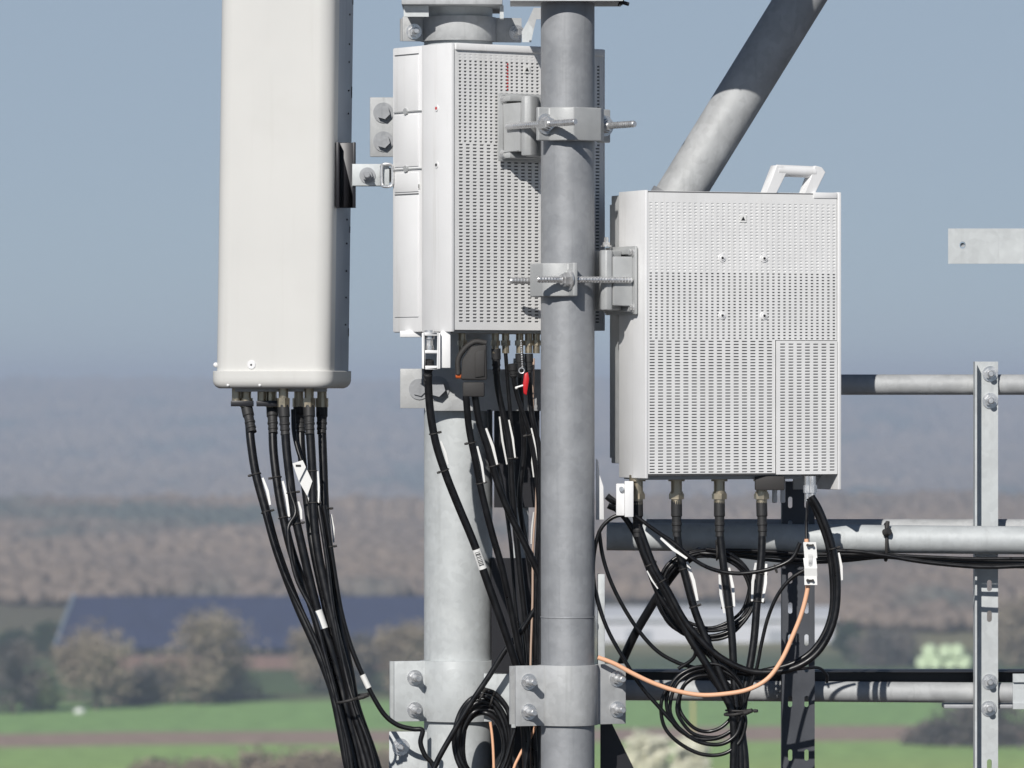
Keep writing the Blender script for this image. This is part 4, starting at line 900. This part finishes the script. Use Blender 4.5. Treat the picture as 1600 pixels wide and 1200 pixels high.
cable('data_cable', 'thin pale fibre lead running down beside the front pole', [(834,560),(833,640),(836,700),(838,780),(833,850),(832,940),(829,1040),(828,1200),(828,1400)], 1.8, .12, .15, m='beige', tags=[(700,745,-1,6),(800,850,-1,4)])
cable('feeder_cable', 'black feeder cable close along the left side of the front pole', [(826,556),(830,640),(842,700),(846,780),(845,880),(844,1040),(846,1400)], 4.5, .08, .10, boot=(30,7))
cable('feeder_cable', 'black feeder cable deepest in the dark gap between the poles', [(812,556),(815,640),(819,700),(812,780),(822,850),(834,930),(834,1040),(838,1400)], 4.5, .15, .20, boot=(30,7))
cable('data_cable', 'thin black cable lying against the black channel between the poles', [(764,640),(768,690),(785,760),(798,850),(806,950),(818,1040),(820,1200),(820,1400)], 3.2, .22, .22)
cable('data_cable', 'slim black lead crossing from the coil up to the left-box cables', [(840,945),(815,985),(790,1015),(765,1055),(735,1100),(705,1150),(682,1192),(668,1230)], 4.6, .14, .16)
# coil in front of the thick pole
def coil(name, label, cx, cy, rings, y, r, m='rubber', wob=2.0, seed=1, ties=()):
    rnd = random.Random(seed); root = thing(name, label, 'cable coil', P(cx, cy, y))
    pts = []; n = 14
    for k, (ox, oy, rx, ry) in enumerate(rings):
        for i in range(n):
            a = -math.pi/2+2*math.pi*i/n; f = i/n; nx_ = rings[min(k+1, len(rings)-1)]
            gx_ = (ox*(1-f)+nx_[0]*f); gy_ = oy*(1-f)+nx_[1]*f; gr = rx*(1-f)+nx_[2]*f; gh = ry*(1-f)+nx_[3]*f
            pts.append(P(cx+gx_+math.cos(a)*gr+rnd.uniform(-wob,wob), cy+gy_+math.sin(a)*gh+rnd.uniform(-wob,wob), y+(.004*k % .02)+rnd.uniform(-.002,.002)))
    b = MB(); b.tube(pts, r*S, 10, sub=4); obj('cable_turns', b, M[m], root)
    for (tx, ty, ang_, ln) in ties:
        c = MB(); cc = P(tx, ty, y+.006); t = R(ang_); d = V((math.cos(t), 0, math.sin(t)))
        c.tube([cc+d*math.cos(a)*ln*S+V((0,-1,0))*math.sin(a)*.018 for a in [i*math.pi/6 for i in range(12)]], .0018, 6, True, 2); c.cyl(cc+d*ln*S+V((0,-.012,0)), cc+d*(ln+5)*S+V((0,-.016,0)), .0035, .003, 8); obj('cable_tie', c, M['plastic'], root)
    return root
coil('cable_coil', 'tight oval coil of black cable hanging in front of the thick pole clamp', 755, 1152, [(0,0,48,74),(-2,3,43,68),(1,5,38,62),(-1,8,34,58),(0,6,46,72),(1,12,30,50),(-3,8,40,64),(2,12,35,56)], .19, 4.2, seed=4, wob=1.2, ties=[(752,1088,60,10),(768,1094,75,10)])
cable('data_cable', 'short orange fibre lead inside the oval coil', [(766,1128),(769,1150),(771,1180),(772,1230),(772,1300)], 2.2, .185, m='orange')
cable('data_cable', 'orange fibre lead beside the front pole at the bottom edge', [(842,1120),(830,1150),(812,1180),(800,1215),(795,1300)], 2.4, .12, m='orange')
cable('data_cable', 'black lead leaving the coil towards the pole', [(808,1130),(800,1155),(790,1190),(770,1240),(760,1300)], 3.5, .14)
cable('data_cable', 'black lead dropping below the front pole clamp', [(822,1125),(826,1160),(820,1210),(815,1300)], 3.8, .1)

# right-box cables
gr_ = 'black feeder cables under the right radio box'
def c2(i, pth, lab, **k):
    cable('feeder_cable', lab, pth, 6.3, C2[i], .03, group=gr_, boot=(56,8.8), **k)
c2(0, [(996,786),(997,820),(1003,855),(1020,893),(1040,925),(1058,960),(1080,1000),(1105,1040),(1128,1080),(1143,1110),(1147,1150),(1146,1210),(1146,1400)], 'leftmost black feeder cable under the right radio box', ties=(885,), tags=[(888,915,-1,4)])
c2(1, [(1057,786),(1058,830),(1063,870),(1072,905),(1086,955),(1104,1000),(1122,1045),(1136,1080),(1145,1115),(1150,1150),(1150,1210),(1150,1400)], 'second black feeder cable from the left under the right radio box', ties=(887,945), tags=[(880,942,1,8)])
c2(2, [(1124,786),(1125,830),(1130,880),(1138,940),(1144,1000),(1147,1060),(1151,1110),(1155,1150),(1158,1210),(1158,1400)], 'third black feeder cable from the left under the right radio box', ties=(893,950), tags=[(893,960,-1,7),(890,950,1,7)])
c2(3, [(1190,786),(1191,830),(1189,880),(1183,940),(1178,1000),(1170,1050),(1161,1090),(1157,1120),(1160,1150),(1165,1210),(1166,1400)], 'rightmost black feeder cable under the right radio box', ties=(898,936), tags=[(880,942,-1,7),(880,942,1,7)])
cable('power_cable', 'thick black power lead looping from the box corner far right and back', [(1268,775),(1282,800),(1300,850),(1308,900),(1307,950),(1296,990),(1275,1022),(1245,1042),(1210,1050),(1170,1048),(1130,1030),(1100,1005),(1070,970),(1045,925),(1022,885),(1005,840),(990,800),(978,788),(960,784),(948,775)], 5.4, .02, .02, ties=(858,908), tags=[(862,905,1,6)])
cable('power_cable', 'second black lead following the right-hand loop', [(1264,778),(1276,802),(1293,850),(1300,900),(1300,950),(1289,988),(1268,1018),(1240,1036),(1205,1046),(1165,1052),(1128,1040),(1095,1010),(1062,975),(1030,930),(1010,880),(990,830),(968,800),(950,790)], 4.6, .04, .05)
cable('data_cable', 'thin grey-black lead sagging from the left latch to the small white tag', [(955,778),(985,800),(1020,826),(1055,850),(1085,875),(1115,890),(1150,896),(1185,893),(1215,885),(1238,872),(1250,848)], 3.2, .0, -.01, ties=(886,), tags=[(868,838,1,7)])
cable('data_cable', 'black lead looping left of the box down to the bundled coil', [(975,803),(955,810),(938,828),(929,860),(927,900),(934,940),(950,985),(975,1030),(1000,1070),(1030,1105),(1058,1135),(1090,1158),(1125,1163),(1150,1148),(1160,1118)], 3.2, .0, .02)
cable('data_cable', 'black lead running from the pole down right into the coil', [(936,830),(942,870),(955,910),(975,950),(1000,988),(1028,1018),(1060,1036),(1100,1050),(1130,1085)], 3.2, .03, .05)
cable('data_cable', 'thin black lead curving out from under the large white tag', [(1258,890),(1235,905),(1215,930),(1200,965),(1190,1005),(1182,1045),(1170,1080),(1160,1112)], 3.0, .0, .03)
cable('feeder_cable', 'thick black cable slanting down left behind the thin leads', [(1095,860),(1062,885),(1035,920),(1010,960),(990,995),(972,1035),(955,1080)], 7, .10, .2)
cable('data_cable', 'short black lead hanging from the big coil', [(1082,995),(1087,1015),(1082,1030),(1060,1045)], 3.0, .02, .04)
coil('cable_coil', 'big loose coil of thin black cable tied to the thick horizontal pipe', 1103, 930, [(0,0,76,72),(2,0,72,68),(0,1,68,62),(3,-2,75,66),(-2,2,70,70),(0,-3,78,64),(4,-8,72,60),(-3,-5,76,66),(2,-10,66,60)], .085, 2.8, seed=9, wob=1.6, ties=[(1085,1002,70,12),(1120,862,90,13),(1062,872,110,12)])
coil('cable_coil', 'small loose coil of black cable round the tied bundle below the orange lead', 1103, 1098, [(0,0,64,62),(0,-3,60,54),(4,6,58,60),(2,0,44,44)], .03, 2.9, seed=12, wob=1.5, ties=[(1156,1110,0,22)])
cable('data_cable', 'lower black turn hanging below the small loose coil', [(1044,1070),(1033,1100),(1038,1135),(1060,1160),(1095,1178),(1130,1178),(1155,1160),(1165,1130),(1160,1105)], 3.0, .02, .03)
cable('data_cable', 'small black lead hooking over the dark angle beside the slotted post', [(1235,1047),(1262,1044),(1280,1044),(1292,1055),(1292,1066)], 2.4, .17, .2)
tie_round('cable_tie', 'black tie binding the right-hand cable bundle below the orange lead', 1134, 1168, 1116, .0, .075, .003, 1)
cable('fibre_cable', 'orange fibre lead sagging from the front pole up to the large white tag', [(934,1027),(960,1037),(990,1053),(1020,1067),(1055,1079),(1095,1086),(1135,1084),(1170,1077),(1200,1060),(1222,1030),(1238,995),(1252,960),(1261,925),(1263,900),(1262,870),(1260,842)], 3.6, -.02, -.01, m='orange')
cable('fibre_cable', 'short thin black lead from the box gland down to the large white tag', [(1262,784),(1261,800),(1260,820),(1260,845)], 2.4, .03, -.01)
def big_tag():
    root = thing('cable_tag', 'large white rectangular cable tag with black ties on the orange fibre lead', 'tag', P(1267,880,-.02)); y = -.022; b = MB()
    prof = [(847,0),(872,0),(888,-.004),(900,-.001),(914,-.003)]
    for (a, oa), (c, oc) in zip(prof[:-1], prof[1:]):
        xo = 0 if a < 880 else 1.5; b.add([P(1255+xo,a,y+oa),P(1275+xo,a,y+oa),P(1277,c,y+oc),P(1257,c,y+oc)], [(0,1,2,3)])
        b.add([P(1255+xo,a,y+oa+.001),P(1275+xo,a,y+oa+.001),P(1277,c,y+oc+.001),P(1257,c,y+oc+.001)], [(3,2,1,0)])
    o = noflip('tag_sheet', b, [M['label']], root)
    for py in (852, 907):
        c = MB(); c.box(X(1261,y), X(1271,y), y-.006, y-.0045, Z(py+1.6,y), Z(py-1.6,y)); c.cyl(P(1262,py,y-.006), P(1262,py,y-.0085), .003, n=8); c.cyl(P(1270,py,y-.006), P(1270,py,y-.0085), .0026, n=8); obj('cable_tie', c, M['plastic'], root)
    c = MB(); rb = random.Random(2)
    for i in range(7): c.box(X(1263,y)+i*.0011, X(1263,y)+i*.0011+.0005, y-.0042, y-.0038, Z(886-rb.uniform(0,2),y), Z(866,y))
    obj('print_marks', c, mat('grey_print', (.55,.55,.55), .5), root)
big_tag()
# cables tied along the pipe
gp = 'black cables strung under the thick support pipe'
for i, (yy_, off, r, lab) in enumerate([(.22, 0, 3.0, 'top black cable strung under the thick support pipe'), (.23, 7, 3.2, 'middle black cable strung under the thick support pipe'), (.24, 13, 2.6, 'lowest thin black cable strung under the thick support pipe'), (.25, 4, 2.8, 'rear black cable strung under the thick support pipe')]):
    cable('strung_cable', lab, [(1080+i*12,866+off*.3),(1130,860+off*.5),(1200,862+off),(1260,866+off),(1320,866+off*.8),(1384,867+off*.3),(1440,870+off*.6),(1520,873+off*.8),(1600,873+off),(1680,874+off)], r, yy_, group=gp)
cable('strung_cable', 'sagging black cable leaving the pipe tie towards the lower right', [(1290,860),(1340,862),(1384,868),(1430,876),(1480,882),(1540,886),(1600,884),(1680,880)], 3.6, .195, group=gp)
def pipe_tie():
    y = .245; r = 22*S*1.025+.0015; cz = Z(838+4,y); cx = X(1384,y); b = MB()
    b.tube([V((cx, y+math.cos(t)*r, cz+math.sin(t)*(r+.006)-.006)) for t in [i*math.pi/12 for i in range(24)]], .0035, 8, True, 1)
    o = obj('cable_tie', b, M['plastic'], loc=(cx,y,cz), label='black tie round the thick support pipe holding the strung cables', cat='cable tie')
    c = MB(); c.cyl((cx-.004,y-r-.002,cz+.012), (cx+.004,y-r-.01,cz+.016), .0075, n=12); c.cyl((cx,y-r-.002,cz+.016), (cx+.002,y-r+.004,cz+.034), .004, n=8); obj('tie_head', c, M['plastic'], o)
pipe_tie()
# bright strap between pipe and box corner (small latch strap at left of the rear bar)
b = MB(); yb = .02; b.prism([(X(931,yb),Z(812,yb)),(X(944,yb),Z(812,yb)),(X(943,yb),Z(760,yb)),(X(937,yb),Z(742,yb)),(X(935,yb),Z(720,yb)),(X(931,yb),Z(716,yb))], 0, .004, frame((0,yb,0),(1,0,0),(0,0,1),(0,1,0))); obj('pale_strip', b, M['white'], bevel=.001, loc=P(932,812,yb), label='short bright white strip just right of the front pole below the right box', cat='strip')

# ================================================================== HAZE
hb = MB(); hb.box(-2750, 2750, -450, 8800, -32, 62)
hm = bpy.data.materials.new('haze'); hm.use_nodes = True; t = hm.node_tree; t.nodes.clear()
out = t.nodes.new('ShaderNodeOutputMaterial'); pv = t.nodes.new('ShaderNodeVolumePrincipled'); pv.inputs['Color'].default_value = (.68,.79,.98,1); pv.inputs['Density'].default_value = 0.00036; pv.inputs['Anisotropy'].default_value = 0.0
t.links.new(pv.outputs[0], out.inputs['Volume'])
obj('haze', hb, hm, label='thin pale blue haze over the plain and hills', cat='haze', kind='stuff')
